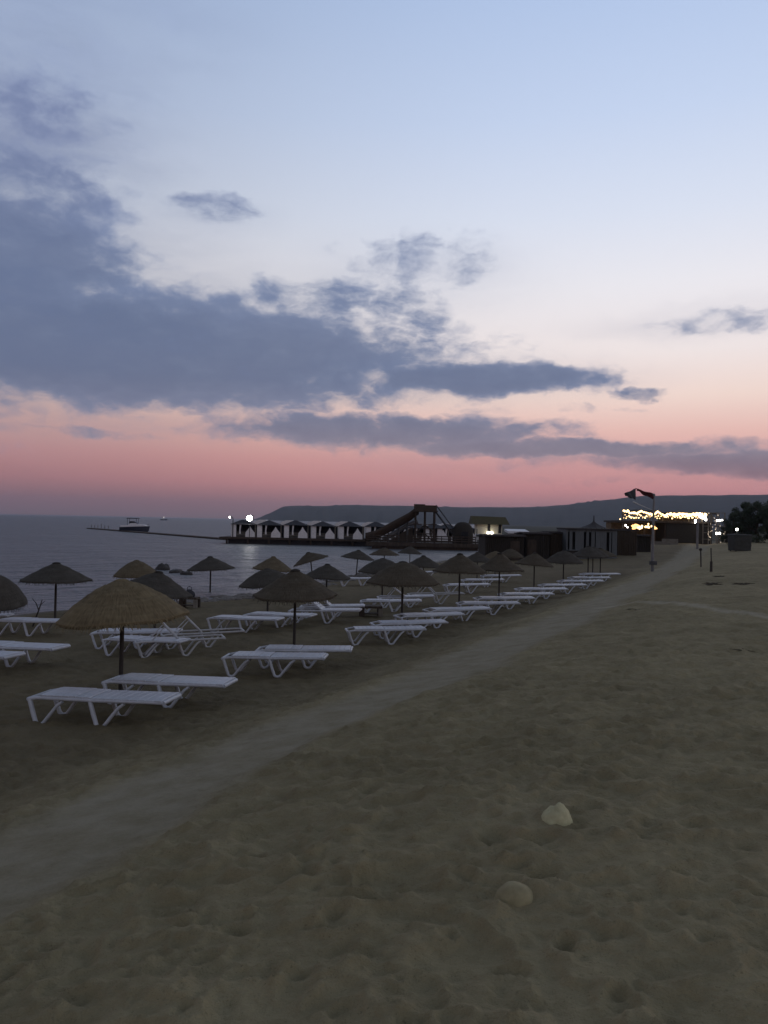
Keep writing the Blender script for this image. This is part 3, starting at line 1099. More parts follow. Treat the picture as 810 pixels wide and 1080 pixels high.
put_lounger(28.5, 735, 183, 741, 'white lounger nearest the camera, in front of the pole of the big golden umbrella')
put_lounger(107, 718, 246, 722.7, 'white lounger just behind the pole of the big golden umbrella')
put_lounger(233, 692, 349, 693, 'front lounger of the two under the bell-shaped brown umbrella')
put_lounger(270, 684.5, 375.5, 684.5, 'rear lounger of the two under the bell-shaped brown umbrella')
put_lounger(366, 664, 455, 662, 'front lounger of the two at the pole of the wide dark domed umbrella')
put_lounger(395, 658, 477.6, 655, 'rear lounger of the two at the pole of the wide dark domed umbrella')
put_lounger(421.5, 650, 495, 646.8, 'front lounger of the two at the pole of the peaked brown umbrella')
put_lounger(454, 644.6, 520.7, 641, 'rear lounger of the two at the pole of the peaked brown umbrella')
put_lounger(489, 636.5, 541, 634.5, 'front lounger of the two at the pole of the slim-poled brown umbrella', fixed=6)
put_lounger(507, 631.6, 557, 629.6, 'rear lounger of the two at the pole of the slim-poled brown umbrella', fixed=8)
put_lounger(531, 627, 579, 625, 'front lounger under the umbrella before the middle of the dark reed huts', fixed=7)
put_lounger(550, 622, 592, 620, 'rear lounger under the umbrella before the middle of the dark reed huts', fixed=9)
put_lounger(573, 617.5, 614, 616, 'front lounger under the grey umbrella at the right end of the reed huts', fixed=8)
put_lounger(593, 613.5, 632, 612, 'rear lounger under the grey umbrella at the right end of the reed huts', fixed=8)
put_lounger(603, 609.5, 640, 608.5, 'second farthest lounger of the front row, before the grey kiosk', fixed=7)
put_lounger(614, 606, 651.5, 605, 'farthest lounger of the front row, bright against the dark sand before the kiosk', fixed=9)
put_lounger(-45, 680, 70, 688, 'lounger cut off by the left photo edge, behind and longer in view than its neighbour')
put_lounger(-95, 689, 14, 696, 'lounger of which only the foot end shows at the left edge of the photo')
put_lounger(-8, 655, 70, 656.5, 'lounger at the pole of the lone grey umbrella by the water on the left')
put_lounger(-64, 649, 8, 650, 'lounger whose tip shows at the left edge, by the lone grey umbrella', fixed=2)
put_lounger(113, 673, 188, 676, 'lounger seen just under the right rim of the big golden umbrella')
put_lounger(112, 665, 178, 665.5, 'lounger half hidden behind the pole of the dark grey tilted umbrella', fixed=2)
put_lounger(161, 676, 226, 671, 'bare-framed lounger with raised open back, nearer of the two right of the golden umbrella', 'bare')
put_lounger(190, 668, 245, 664, 'bare-framed lounger with raised open back, farther of the two right of the golden umbrella', 'bare')
put_lounger(222, 651, 293, 654.5, 'front lounger of the two behind the bell-shaped brown umbrella')
put_lounger(261, 647, 328, 650.5, 'rear lounger of the two behind the bell-shaped brown umbrella')
put_lounger(316, 644, 371, 642.5, 'front lounger with raised back under the grey peaked umbrella', 'raised', fixed=-4)
put_lounger(326, 639, 376, 638, 'rear lounger with raised back under the grey peaked umbrella', 'raised', fixed=-2)
put_lounger(385, 634, 440, 632.5, 'flat lounger seen under the left rim of the wide dark domed umbrella', fixed=3)
put_lounger(405, 629.5, 452, 628, 'lounger with raised back seen under the rim of the wide dark domed umbrella', 'raised', fixed=4)
put_lounger(440, 628, 480, 624, 'bare-framed lounger with open back, just right of the wide dark domed umbrella', 'bare', fixed=12)
put_lounger(469, 617.5, 516, 615, 'lounger seen behind the pole of the peaked brown umbrella', fixed=5)
put_lounger(488, 611.8, 531, 610.6, 'lounger beneath the small dark umbrella right of the peaked brown one', fixed=5)
put_lounger(509, 607.5, 548, 606.5, 'lounger beneath the small yellowish umbrella, before the reed hut', fixed=5)
put_lounger(362, 610.5, 398, 609.5, 'lounger at the pole of the bluish grey umbrella by the water', fixed=2)
put_lounger(436, 603.5, 462, 602.5, 'lounger by the water seen between two dark umbrellas, the farthest on the shore', 'raised', fixed=3)

# ------------------------------------------------------------------ low tables, post, driftwood
def low_table(p, label, sx, sy, h, rz, bundle=False):
    o = thing('beach_table', label, 'table', p, rz)
    b = MB()
    for i in range(5):
        b.box((0, -sy / 2 + sy * (i + 0.5) / 5, h - 0.035), (sx, sy / 5 - 0.008, 0.07))
    b.build('tabletop', M['wood_dark'], o)
    for ax in (-1, 1):
        for ay in (-1, 1):
            b = MB()
            b.box((ax * (sx / 2 - 0.05), ay * (sy / 2 - 0.05), (h - 0.075) / 2 - 0.03), (0.13, 0.11, h - 0.02))
            b.build('leg', M['wood_grey'] if ay < 0 and ax > 0 else M['wood_dark'], o)
    b = MB()
    b.box((0, 0, 0.13), (sx - 0.16, sy - 0.16, 0.03))
    b.build('lower_shelf', M['wood_dark'], o)
    return o


low_table(at(391, 651.5), 'low dark wooden table standing on the sand left of the wide dark domed umbrella', 0.66, 0.5, 0.38, rad(6))
p = at(200, 642)
low_table(p, 'dark wooden table near the water right of the tilted grey umbrella', 0.62, 0.45, 0.42, rad(-4))
bg_ = thing('bag', 'dark soft bag slumped on the wooden table near the water', 'bag', (p.x - 0.02, p.y, p.z + 0.42), 0.3)
b = MB()
b.lathe([(0.0, 0.0), (0.17, 0.0), (0.21, 0.06), (0.19, 0.16), (0.10, 0.24), (0.05, 0.27), (0.0, 0.275)], 14, jit=0.06)
b.build('sack', M['canvas_dark'], bg_)
b = MB()
b.tube([(-0.08, 0, 0.22), (-0.07, 0, 0.34), (0, 0, 0.38), (0.07, 0, 0.34), (0.08, 0, 0.22)], 0.012, 6)
b.build('handle', M['canvas_dark'], bg_)

p = at(33, 662)
q = MB()
q.tube([(0, 0, -0.1), (0.10, 0.02, 0.25), (0.20, 0.0, 0.5), (0.27, 0.05, 0.8)], [0.028, 0.026, 0.02, 0.012], 7)
q.tube([(0.20, 0.0, 0.5), (0.12, 0.0, 0.7), (-0.02, 0.05, 0.83)], [0.016, 0.012, 0.007], 6)
q.tube([(0.24, 0.02, 0.65), (0.38, 0.0, 0.78)], [0.012, 0.006], 6)
o = q.build('driftwood_branch', M['pole'], None, p)
put_props(o, 'thin forked dark branch stuck leaning in the sand by the lone grey umbrella', 'branch')

# ------------------------------------------------------------------ boulders, pebbles at the water
def lump(seed, r, sc, mt, name, n=18, m=12, amp=0.22, fr=1.6):
    rnd = random.Random(seed)
    off = rnd.uniform(0, 50)
    vs, fs = [], []
    for i in range(m + 1):
        th = math.pi * i / m
        for k in range(n):
            an = 2 * math.pi * k / n
            d = Vector((math.sin(th) * math.cos(an), math.sin(th) * math.sin(an), math.cos(th)))
            nn = float(fbm(np.array(d.x * fr + off + d.z * 0.7), np.array(d.y * fr + off - d.z * 0.9), 4))
            q = r * (1 + amp * 2.2 * nn)
            if i in (0, m):
                nn = float(fbm(np.array(off + d.z * 0.7), np.array(off - d.z * 0.9), 4))
                q = r * (1 + amp * 2.2 * nn)
            vs.append((d.x * q * sc[0], d.y * q * sc[1], d.z * q * sc[2]))
    for i in range(m):
        for k in range(n):
            k2 = (k + 1) % n
            fs.append((i * n + k, (i + 1) * n + k, (i + 1) * n + k2, i * n + k2))
    b = MB()
    b.add(vs, fs, True)
    return b.build(name, mt)


BO = [(172, 601, 0.40, (1, 0.8, 0.85), 'largest dark boulder standing out of the shallow water left of the waterside umbrella'),
      (185, 604, 0.33, (1.5, 0.8, 0.5), 'low dark boulder in the shallows just right of the largest one'),
      (196, 606, 0.30, (1.5, 0.8, 0.5), 'flat dark rock in the shallows behind the waterside umbrella'),
      (160, 602.5, 0.2, (1.5, 0.8, 0.5), 'small dark rock in the shallows just left of the largest boulder'),
      (151, 601.5, 0.17, (1.4, 0.8, 0.45), 'smallest leftmost dark rock of the boulder row in the shallows')]
for i, (px, py, r_, sc_, lb) in enumerate(BO):
    d = ray(px, py)
    tt = (WATER_Z - CAM_Z) / d.z
    o = lump(30 + i, r_, sc_, M['rock'], 'boulder', 26, 18, 0.42, 2.2)
    o.location = (d.x * tt, d.y * tt, WATER_Z + r_ * 0.15)
    o.rotation_euler = (0, 0, i * 1.3)
    put_props(o, lb, 'rock', 'boulders in the shallow water')

# pebble and weed bank left along the waterline: nobody could count it
pb = MB()
rnd = random.Random(5)
for i in range(1500):
    s_ = rnd.uniform(22, 62)
    us_ = float(np.interp(s_, S_K, S_V))
    u_ = us_ - 0.75 + rnd.gauss(0, 0.42)
    if fbm(np.array(s_ * 0.45), np.array(3.0), 2) < -0.12:
        continue
    x, y = -u_ * CA + s_ * SA, u_ * SA + s_ * CA
    r_ = rnd.uniform(0.04, 0.17) * (1.25 if 26 < s_ < 34 else 0.9)
    pb.sphere((x, y, gz(x, y) + r_ * 0.15), r_, 7, 5, (rnd.uniform(0.8, 1.6), rnd.uniform(0.8, 1.4), rnd.uniform(0.35, 0.6)))
o = pb.build('pebbles', M['pebble'])
put_props(o, 'bank of dark pebbles and wrack along the waterline', kind='stuff')

# ------------------------------------------------------------------ stones and litter on the near sand
p = at(586, 879)
o = lump(61, 0.108, (0.92, 0.7, 0.95), M['pale_stone'], 'stone', 30, 22, 0.20, 2.2)
for v in o.data.vertices:                   # a blunt block, higher and pointed to the right
    k = v.co.x / 0.108
    if v.co.z > 0:
        v.co.z *= 0.92 + 0.38 * max(-0.8, min(0.7, k))
o.location = (p.x, p.y, p.z + 0.050)
o.rotation_euler = (0, rad(-8), rad(12))
put_props(o, 'pale pointed stone lying on the sand, the farther of the two pale lumps', 'stone')
p = at(543, 957)
o = lump(65, 0.088, (1.0, 0.9, 0.86), M['buried_stone'], 'stone', 26, 18, 0.10, 1.6)
o.location = (p.x, p.y, p.z + 0.030)
put_props(o, 'round sandy stone half sunk in the sand, nearest the camera', 'stone')


def litter(px, py, name, label, cat, n, L, seed, thick=0.008):
    """strands of weed or stick radiating from one tangled heart, so the clump is one piece"""
    rnd = random.Random(seed)
    p = at(px, py)
    b = MB()
    if n not in (1, 2):
        vs, fs = [], []
        for i in range(6):
            for k in range(18):
                a = 6.283 * k / 18
                q = i / 5
                r_ = L * 0.42 * q * (1 + 0.35 * math.sin(3 * a + seed) + 0.2 * math.sin(7 * a + seed * 2) + rnd.uniform(-0.12, 0.12))
                vs.append((r_ * math.cos(a) * 1.5, r_ * math.sin(a), (1 - q) * L * 0.16 + rnd.uniform(-0.01, 0.012) * L - 0.012))
        for i in range(5):
            for k in range(18):
                k2 = (k + 1) % 18
                fs.append((i * 18 + k, (i + 1) * 18 + k, (i + 1) * 18 + k2, i * 18 + k2))
        b.add(vs, fs, True)
    for i in range(n):
        a = rnd.uniform(0, 6.28)
        c = Vector((0, 0, 0.004 if n <= 2 else L * 0.05))
        d = Vector((math.cos(a) * 1.5, math.sin(a), rnd.uniform(-0.03, 0.12))) * L * rnd.uniform(0.4, 0.75)
        mid = c + d * 0.5 + Vector((rnd.gauss(0, 0.15), rnd.gauss(0, 0.15), rnd.uniform(0, 0.15))) * L * 0.4
        b.tube([c, mid, c + d], [thick, thick, thick * 0.4], 5)
    o = b.build(name, M['reed'] if name == 'bark_scrap' else M['weed'], None, (p.x, p.y, p.z + 0.012))
    put_props(o, label, cat)


litter(160, 932, 'stick', 'short dark stick lying on the near sand at the lower left', 'stick', 2, 0.10, 1, 0.006)
litter(674, 645, 'weed_clump', 'dark clump of dried weed just below the start of the side track', 'weed', 8, 0.28, 3, 0.008)
litter(753, 617, 'weed_clump', 'larger flat dark clump of weed right of the two posts', 'weed', 10, 0.42, 4, 0.010)
litter(783, 617, 'weed_clump', 'dark clump of weed farthest right, beyond the two posts', 'weed', 8, 0.38, 5, 0.012)
litter(760, 609, 'weed_clump', 'small dark clump of weed just beyond the two posts', 'weed', 6, 0.36, 6, 0.012)
litter(787, 688, 'weed_clump', 'low spread of dry weed at the right edge of the sand', 'weed', 16, 0.22, 7, 0.004)
litter(528, 957, 'twig', 'pale thin twig sticking out beside the round sunk stone', 'twig', 1, 0.06, 9, 0.003)

# ------------------------------------------------------------------ pier with cabanas
PY = 113.0
pier = thing('pier', 'long dark low pier carrying the row of white curtained cabanas', 'pier', (X_at(241, PY), PY, 0))
x0, x1 = 0.0, X_at(612, PY) - X_at(241, PY)
b = MB()
b.box(((x0 + x1) / 2, 0, 0.28), (x1 - x0, 12.0, 0.28))
b.build('deck', M['wood_dark'], pier)
b = MB()
b.box(((x0 + x1) / 2 + 0.4, 0.2, -0.25), (x1 - x0 - 1.4, 11.0, 0.78))
b.build('skirt', M['canvas_dark'], pier)
for i in range(18):
    b = MB()
    xx = 1.0 + i * (x1 - 2) / 17
    b.tube([(xx, -5.75, 0.13), (xx, -5.75, -1.6)], 0.14, 8)
    b.build('pile', M['wood_dark'], pier)
DECK = 0.42

CG = 'white curtained cabanas on the pier'


def cabana_proto():
    o = thing('beach_cabana', 'cabana', 'cabana', group=CG)
    for (x, y) in ((-1.6, -1.4), (1.6, -1.4), (-1.6, 1.4), (1.6, 1.4)):
        b = MB()
        b.box((x, y, 1.02), (0.12, 0.12, 2.04))
        b.build('post', M['wood_grey'], o)
    b = MB()
    b.box((-1.34, -1.48, 1.02), (0.66, 0.06, 2.0))
    b.box((-1.70, 0.0, 1.02), (0.05, 2.7, 2.0))
    b.build('side_panel', M['canvas'], o)
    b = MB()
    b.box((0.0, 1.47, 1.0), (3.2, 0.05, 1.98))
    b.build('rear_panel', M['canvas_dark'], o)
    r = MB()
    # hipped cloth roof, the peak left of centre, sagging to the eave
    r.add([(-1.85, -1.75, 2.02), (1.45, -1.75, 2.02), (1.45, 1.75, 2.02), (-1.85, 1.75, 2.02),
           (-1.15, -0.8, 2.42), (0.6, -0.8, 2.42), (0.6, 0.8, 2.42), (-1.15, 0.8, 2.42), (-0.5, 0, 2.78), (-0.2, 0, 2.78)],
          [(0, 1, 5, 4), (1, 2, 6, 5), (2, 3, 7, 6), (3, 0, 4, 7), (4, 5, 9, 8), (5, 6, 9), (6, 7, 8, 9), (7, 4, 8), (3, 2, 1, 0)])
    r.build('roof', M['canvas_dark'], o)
    c = MB()
    # a drape hung from one point and spread at the foot: a white tent shape
    c.prism([(0.86, 1.78), (0.62, 1.25), (0.28, 0.75), (0.24, 0.02), (1.56, 0.02), (1.54, 0.7), (1.16, 1.22)], -1.50, -1.44)
    c.build('curtain', M['canvas'], o)
    c = MB()
    c.prism([(-0.55, 1.98), (-0.30, 1.98), (-0.42, 1.1), (-0.36, 0.5), (-0.6, 0.5)], -1.49, -1.44)
    c.build('curtain', M['canvas'], o)
    c = MB()
    c.box((-0.35, -1.42, 0.42), (1.2, 0.05, 0.10))
    c.box((-0.35, -1.42, 0.80), (1.2, 0.05, 0.07))
    for q in range(7):
        c.box((-0.85 + q * 0.165, -1.42, 0.41), (0.05, 0.04, 0.78))
    c.build('balustrade', M['wood_grey'], o)
    s = MB()
    s.box((0.0, 0.5, 0.24), (2.8, 1.5, 0.46))
    s.build('day_bed', M['steel_dark'], o)
    return o


cab = cabana_proto()
first = True
names = ['first cabana on the seaward end of the pier, beside the bright floodlight', 'second cabana from the seaward end of the pier', 'third cabana from the seaward end of the pier',
         'fourth cabana from the seaward end of the pier', 'fifth cabana from the seaward end of the pier', 'sixth cabana along the pier, just left of the slide flume foot',
         'seventh cabana along the pier, behind the brown slide flume', 'eighth cabana along the pier, behind the lower slide flume', 'ninth cabana along the pier, behind the legs of the slide tower',
         'tenth cabana along the pier, right of the slide tower legs', 'last cabana along the pier, behind the domed dark hut']
for i, px in enumerate([259, 286.5, 314.5, 343, 371.5, 399, 421, 443, 460, 474, 490]):
    c = cab if i == 0 else copy_tree(cab)
    Yc = PY - 3.0
    c.location = (X_at(px, Yc), Yc, DECK)
    c.scale = (1.0, 1.0, random.uniform(0.84, 0.89))
    c.rotation_euler = (0, 0, rad(random.uniform(-3, 3)))
    c['label'] = names[i]
# taller white sheds whose ridges show behind the cabanas
SG = 'white roofed sheds behind the cabanas'
for i, px in enumerate([278, 306, 334.5, 363, 391, 470]):
    o = thing('pier_shed', ['first', 'second', 'third', 'fourth', 'fifth', 'sixth'][i] + ' pale shed from the seaward end, showing behind the pier cabanas', 'shed', (X_at(px, PY + 3.5), PY + 3.5, DECK), group=SG)
    b = MB()
    b.box((0, 0, 0.9), (2.3, 2.2, 1.8))
    b.build('wall', M['canvas'], o)
    b = MB()
    b.prism([(-1.4, 1.75), (1.4, 1.75), (1.1, 2.15), (0.4, 2.42), (-0.4, 2.42), (-1.1, 2.15)], -1.35, 1.35)
    b.build('roof', M['canvas'], o)

# floodlight on the pier end
Yl = PY - 4.6
o = thing('floodlight', 'glaring white floodlight on a pole over the first cabana', 'lamp', (X_at(263.5, Yl), Yl, DECK))
zt = Z_at(263.5, 546.5, Yl) - DECK
b = MB()
b.tube([(0, 0.1, 0), (0, 0.1, zt)], 0.05, 8)
b.build('pole', M['steel_dark'], o)
b = MB()
b.box((0, 0.10, zt), (0.95, 0.25, 0.80))
hd = b.build('lamp_head', M['steel_dark'], o)
b = MB()
b.lathe([(0.0, 0.0), (0.36, 0.0), (0.38, 0.04), (0.30, 0.12), (0.0, 0.18)], 20)
l_ = b.build('lens', M['lamp_white'], hd, (0, -0.03, zt))
l_.rotation_euler = (rad(90), 0, 0)
# small lamp post at the corner of the pier
o = thing('pier_lamp', 'small lit lamp on a dark curved post at the tip of the pier', 'lamp', (X_at(246, Yl), Yl, DECK))
zt = Z_at(243, 545.5, Yl) - DECK
b = MB()
b.tube([(0, 0, 0), (0, 0, zt - 0.2), (-0.12, 0, zt), (-0.4, 0, zt + 0.05)], 0.07, 8)
b.build('pole', M['steel_dark'], o)
b = MB()
b.sphere((-0.45, 0, zt), 0.12)
b.build('bulb', M['lamp_cool'], o)

# floating walkway out to the boat
wa = Vector((X_at(96, 205), 205, WATER_Z))
wb = Vector((X_at(243, PY + 1), PY + 9, WATER_Z))
fw = thing('floating_walkway', 'thin dark floating walkway running from the pier tip out past the boat', 'walkway', wa)
d = wb - wa
b = MB()
L = d.length
ang = math.atan2(d.y, d.x)
for i in range(26):
    c = d * ((i + 0.5) / 26)
    b.box((c.x, c.y, 0.14), (L / 26 - 0.15, 2.0, 0.20), (0, 0, ang))
b.build('deck', M['wood_dark'], fw)
for i in range(6):
    c = d * (0.01 + i * 0.035)
    b = MB()
    b.tube([(c.x, c.y, 0.2), (c.x, c.y, 1.1 + 0.4 * (i == 3))], 0.08, 6)
    b.build('mooring_post', M['steel_pale'], fw)

# motor cruiser
BY = 182.0
bt = thing('motor_boat', 'white topped motor cruiser with dark hull and canopy, moored at the floating walkway', 'boat', (X_at(147, BY), BY - 3.2, WATER_Z), rad(4))
b = MB()
st = [(-3.1, 1.15, 0.05), (-1.5, 1.25, 0.02), (0.5, 1.2, 0.0), (2.0, 0.85, 0.08), (2.9, 0.35, 0.3), (3.3, 0.04, 0.75)]
vs, fs = [], []
for (x, hw, kz) in st:
    top = 1.0 + 0.05 * (x + 3.1)
    vs += [(x, 0, -0.35 + kz), (x - 0.05, hw * 0.75, 0.05 + kz * 0.6), (x + (0.1 if x > 2 else 0), hw, top), (x + (0.1 if x > 2 else 0), -hw, top), (x - 0.05, -hw * 0.75, 0.05 + kz * 0.6)]
for i in range(len(st) - 1):
    for k in range(5):
        k2 = (k + 1) % 5
        fs.append((i * 5 + k, i * 5 + k2, (i + 1) * 5 + k2, (i + 1) * 5 + k))
fs += [(4, 3, 2, 1, 0), tuple(25 + k for k in range(5))]
b.add(vs, fs)
b.build('hull', M['hull_navy'], bt)
b = MB()
b.prism([(-2.9, 1.02), (3.0, 1.32), (2.2, 1.62), (1.0, 1.72), (0.4, 1.95), (-0.6, 1.95), (-1.2, 1.5), (-2.9, 1.4)], -1.0, 1.0)
b.build('deckhouse', M['hull_white'], bt)
b = MB()
b.prism([(0.95, 1.74), (0.15, 2.35), (-0.9, 2.35), (-1.0, 1.9), (0.35, 1.97)], -0.9, 0.9)
b.build('windscreen', M['glass_dark'], bt)
b = MB()
b.prism([(-1.7, 2.95), (1.0, 2.95), (0.75, 3.12), (-1.5, 3.12)], -1.0, 1.0)
b.build('canopy', M['canvas_dark'], bt)
for (x, y) in ((-1.4, -0.9), (-1.4, 0.9), (0.6, -0.9), (0.6, 0.9)):
    b = MB()
    b.tube([(x, y, 1.4), (x, y, 2.96)], 0.05, 6)
    b.build('canopy_post', M['steel_dark'], bt)
b = MB()
b.tube([(2.9, -0.5, 1.3), (2.95, -0.5, 1.75), (3.35, 0, 1.85), (2.95, 0.5, 1.75), (2.9, 0.5, 1.3)], 0.03, 6)
b.build('bow_rail', M['steel_pale'], bt)
# far ship with a light
bt2 = thing('fishing_boat', 'tiny far boat with a white light, right at the horizon over the sea', 'boat', (X_at(173, 900), 900, WATER_Z))
b = MB()
b.prism([(-3.5, 0.0), (3.2, 0.0), (4.4, 1.3), (-3.7, 1.1)], -1.3, 1.3)
b.build('hull', M['hull_navy'], bt2)
b = MB()
b.box((-1.0, 0, 2.0), (2.4, 1.8, 1.9))
b.build('wheelhouse', M['hull_white'], bt2)
b = MB()
b.sphere((0, 0, 3.5), 0.4)
b.build('mast_lamp', lamp_mat('far_lamp', (1, 0.95, 0.9), 2.0), bt2)

# ------------------------------------------------------------------ water slide on its own dock
SY = 101.0
X0 = X_at(448, SY)
sl = thing('water_slide', 'brown water slide dropping left from a timber tower in front of the cabanas', 'slide', (X0, SY, 0))
zt = Z_at(448, 540, SY)
b = MB()
b.box((0.0, 0, 0.12), (X_at(506, SY) - X_at(384, SY), 4.5, 0.5))
b.box((0.0, 0, -0.5), (X_at(506, SY) - X_at(384, SY) - 1.5, 3.8, 0.74))
b.build('dock', M['wood_dark'], sl)
xl, xr = X_at(437.5, SY) - X0, X_at(459, SY) - X0
for x in (xl + 0.1, (xl + xr) / 2, xr - 0.1):
    for y in (-1.1, 1.1):
        b = MB()
        b.box((x, y, zt / 2 + 0.18), (0.17, 0.17, zt - 0.37))
        b.build('post', M['wood_dark'], sl)
for z in (1.5, 2.7):
    b = MB()
    b.box(((xl + xr) / 2, -1.24, z), (xr - xl + 0.3, 0.09, 0.12))
    b.build('cross_beam', M['wood_dark'], sl)
b = MB()
b.box(((xl + xr) / 2, 0, zt + 0.08), (xr - xl + 0.5, 2.8, 0.16))
b.build('platform', M['wood_dark'], sl)
b = MB()
b.box((xl + 0.62, -1.3, zt + 0.56), (1.25, 0.1, 0.8))
b.box((xr - 0.65, -1.29, zt + 0.5), (1.55, 0.1, 0.68))
b.box((xl + 0.55, 1.3, zt + 0.6), (1.25, 0.1, 0.85))
b.box((xr - 0.5, 1.3, zt + 0.5), (1.15, 0.1, 0.7))
b.build('parapet', M['slide_brown'], sl)
for (za, zb_) in ((0.4, 1.5), (1.55, 2.65)):
    for y in (-1.12, 1.12):
        b = MB()
        b.tube([(xl + 0.1, y - 0.06, za), ((xl + xr) / 2, y - 0.06, zb_)], 0.05, 6)
        b.tube([(xr - 0.1, y - 0.07, za), ((xl + xr) / 2 + 0.02, y - 0.07, zb_)], 0.05, 6)
        b.build('brace', M['wood_dark'], sl)
b = MB()
b.tube([(X_at(441, SY) - X0, 0.8, Z_at(441, 550, SY)), (X_at(430, SY) - X0, 0.8, Z_at(430, 553.5, SY)), (X_at(418, SY) - X0, 0.8, Z_at(418, 561.5, SY)), (X_at(404, SY) - X0, 0.8, Z_at(404, 569, SY))], 0.30, 10)
b.build('small_flume', M['steel_pale'], sl)
b = MB()
b.prism([(X_at(411, SY) - X0, 0.36), (X_at(436, SY) - X0, 0.36), (X_at(436, SY) - X0, Z_at(436, 556, SY)), (X_at(424, SY) - X0, Z_at(424, 562, SY))], 0.35, 0.43)
b.build('plank_wall', M['wood_dark'], sl)
b = MB()
xg0, xg1 = X_at(388, SY) - X0, X_at(500, SY) - X0
for z in (0.62, 0.9, 1.2):
    b.box(((xg0 + xg1) / 2, -2.1, z), (xg1 - xg0, 0.06, 0.14))
for q in range(17):
    b.box((xg0 + (xg1 - xg0) * q / 16, -2.16, 0.8), (0.10, 0.07, 0.98))
b.build('guard_rail', M['wood_dark'], sl)
# flume: trough of U section along a curve
path_pts = [(xl + 0.5, -0.2, zt + 0.30), (X_at(431, SY) - X0, -0.2, Z_at(431, 545.3, SY)), (X_at(415, SY) - X0, -0.25, Z_at(415, 554, SY)), (X_at(403, SY) - X0, -0.4, Z_at(403, 560.5, SY)),
            (X_at(395, SY) - X0, -0.5, Z_at(395, 564.5, SY)), (X_at(386, SY) - X0, -0.6, Z_at(386, 566.5, SY))]
b = MB()
sec = [(math.cos(a) * 0.66, -math.sin(a) * 1.2 + 0.30) for a in np.linspace(0, math.pi, 11)]
sec_in = [(c * 0.9, s * 0.9 + 0.02) for (c, s) in reversed(sec)]
sec = sec + sec_in
vs, fs = [], []
for (x, y, z) in path_pts:
    for (c, s) in sec:
        vs.append((x, y + c, z + 0.25 + s))
n = len(sec)
for i in range(len(path_pts) - 1):
    for k in range(n):
        k2 = (k + 1) % n
        fs.append((i * n + k, i * n + k2, (i + 1) * n + k2, (i + 1) * n + k))
b.add(vs, fs, True)
b.build('flume', M['slide_brown'], sl)
for px in (398, 410, 421, 430):
    xx = X_at(px, SY) - X0
    zz = float(np.interp(xx, [q[0] for q in reversed(path_pts)], [q[2] for q in reversed(path_pts)]))
    b = MB()
    b.tube([(xx, -0.3, zz - 0.3), (xx, -0.3, 0.3)], 0.11, 7)
    b.build('flume_support', M['steel_dark'], sl)
b = MB()
xa, xb = xr + 0.1, X_at(483, SY) - X0
for i in range(14):
    k = (i + 0.5) / 14
    b.box((xa + (xb - xa) * k, 0, zt - (zt - 0.75) * k), (0.26, 1.1, 0.05))
b.build('stair_treads', M['wood_dark'], sl)
for y in (-0.6, 0.6):
    b = MB()
    b.tube([(xa, y, zt), (xb, y, 0.65)], 0.09, 6)
    b.build('stringer', M['steel_dark'], sl)
    b = MB()
    b.tube([(xa, y, zt + 0.9), (xb, y, 1.55)], 0.045, 6)
    b.build('handrail', M['steel_dark'], sl)

Yd = SY - 0.6
dm = thing('domed_hut', 'dark rounded hut standing at the foot of the slide stairs', 'hut', (X_at(488.5, Yd), Yd, 0.37))
hh = Z_at(488, 550.5, Yd) - 0.37
b = MB()
b.lathe([(1.30, 0), (1.33, hh * 0.35), (1.28, hh * 0.6), (1.08, hh * 0.82), (0.7, hh * 0.95), (0.3, hh * 0.995), (0.0, hh)], 28, jit=0.02)
b.build('wall', M['dark_reed'], dm)
b = MB()
b.box((0.1, -1.30, 0.75), (0.8, 0.12, 1.5))
b.build('door', M['opening'], dm)

# ------------------------------------------------------------------ cream pavilion
YB = 124.0
pv_x0, pv_x1 = X_at(502, YB), X_at(528, YB)
pw = pv_x1 - pv_x0
zb, zt, zr = Z_at(515, 563, YB), Z_at(515, 551.5, YB), Z_at(515, 544.5, YB)
pav = thing('cream_pavilion', 'lamp lit cream pavilion raised on posts with overhanging olive thatched roof', 'building', ((pv_x0 + pv_x1) / 2, YB, 0))
b = MB()
b.box((0, 0, (zb + zt) / 2), (pw, 3.6, zt - zb))
b.build('wall', M['cream'], pav)
b = MB()
b.box((0, 0, zb - 0.12), (pw + 1.0, 4.6, 0.2))
b.build('floor_slab', M['sheet_white'], pav)
for i in range(4):
    b = MB()
    xx = -pw / 2 - 0.3 + i * (pw + 0.6) / 3
    b.box((xx, -2.0, (zb - 0.22) / 2 + 0.1), (0.28, 0.28, zb - 0.24))
    b.build('post', M['sheet_white'], pav)
b = MB()
b.add([(-pw / 2 - 0.9, -2.5, zt - 0.2), (pw / 2 + 1.1, -2.5, zt - 0.25), (pw / 2 + 1.5, 2.5, zt - 0.25), (-pw / 2 - 0.9, 2.5, zt - 0.2),
       (-pw / 2 - 0.8, -0.6, zr), (pw / 2 + 0.7, -0.6, zr - 0.1), (pw / 2 + 0.7, 0.6, zr - 0.1), (-pw / 2 - 0.8, 0.6, zr)],
      [(0, 1, 5, 4), (1, 2, 6, 5), (2, 3, 7, 6), (3, 0, 4, 7), (4, 5, 6, 7), (3, 2, 1, 0)])
b.build('roof', M['olive_roof'], pav)
b = MB()
b.prism([(-pw / 2 + 0.1, zb - 0.5), (-pw / 2 - 0.25, 0.45), (-pw / 2 + 0.75, 0.45)], -2.06, -2.0)
b.build('curtain', M['canvas'], pav)
for xx in (-0.1, pw / 2 - 0.35):
    b = MB()
    b.box((xx, -1.83, (zb + zt) / 2 - 0.05), (0.42, 0.08, (zt - zb) * 0.8))
    b.build('window', M['opening'], pav)
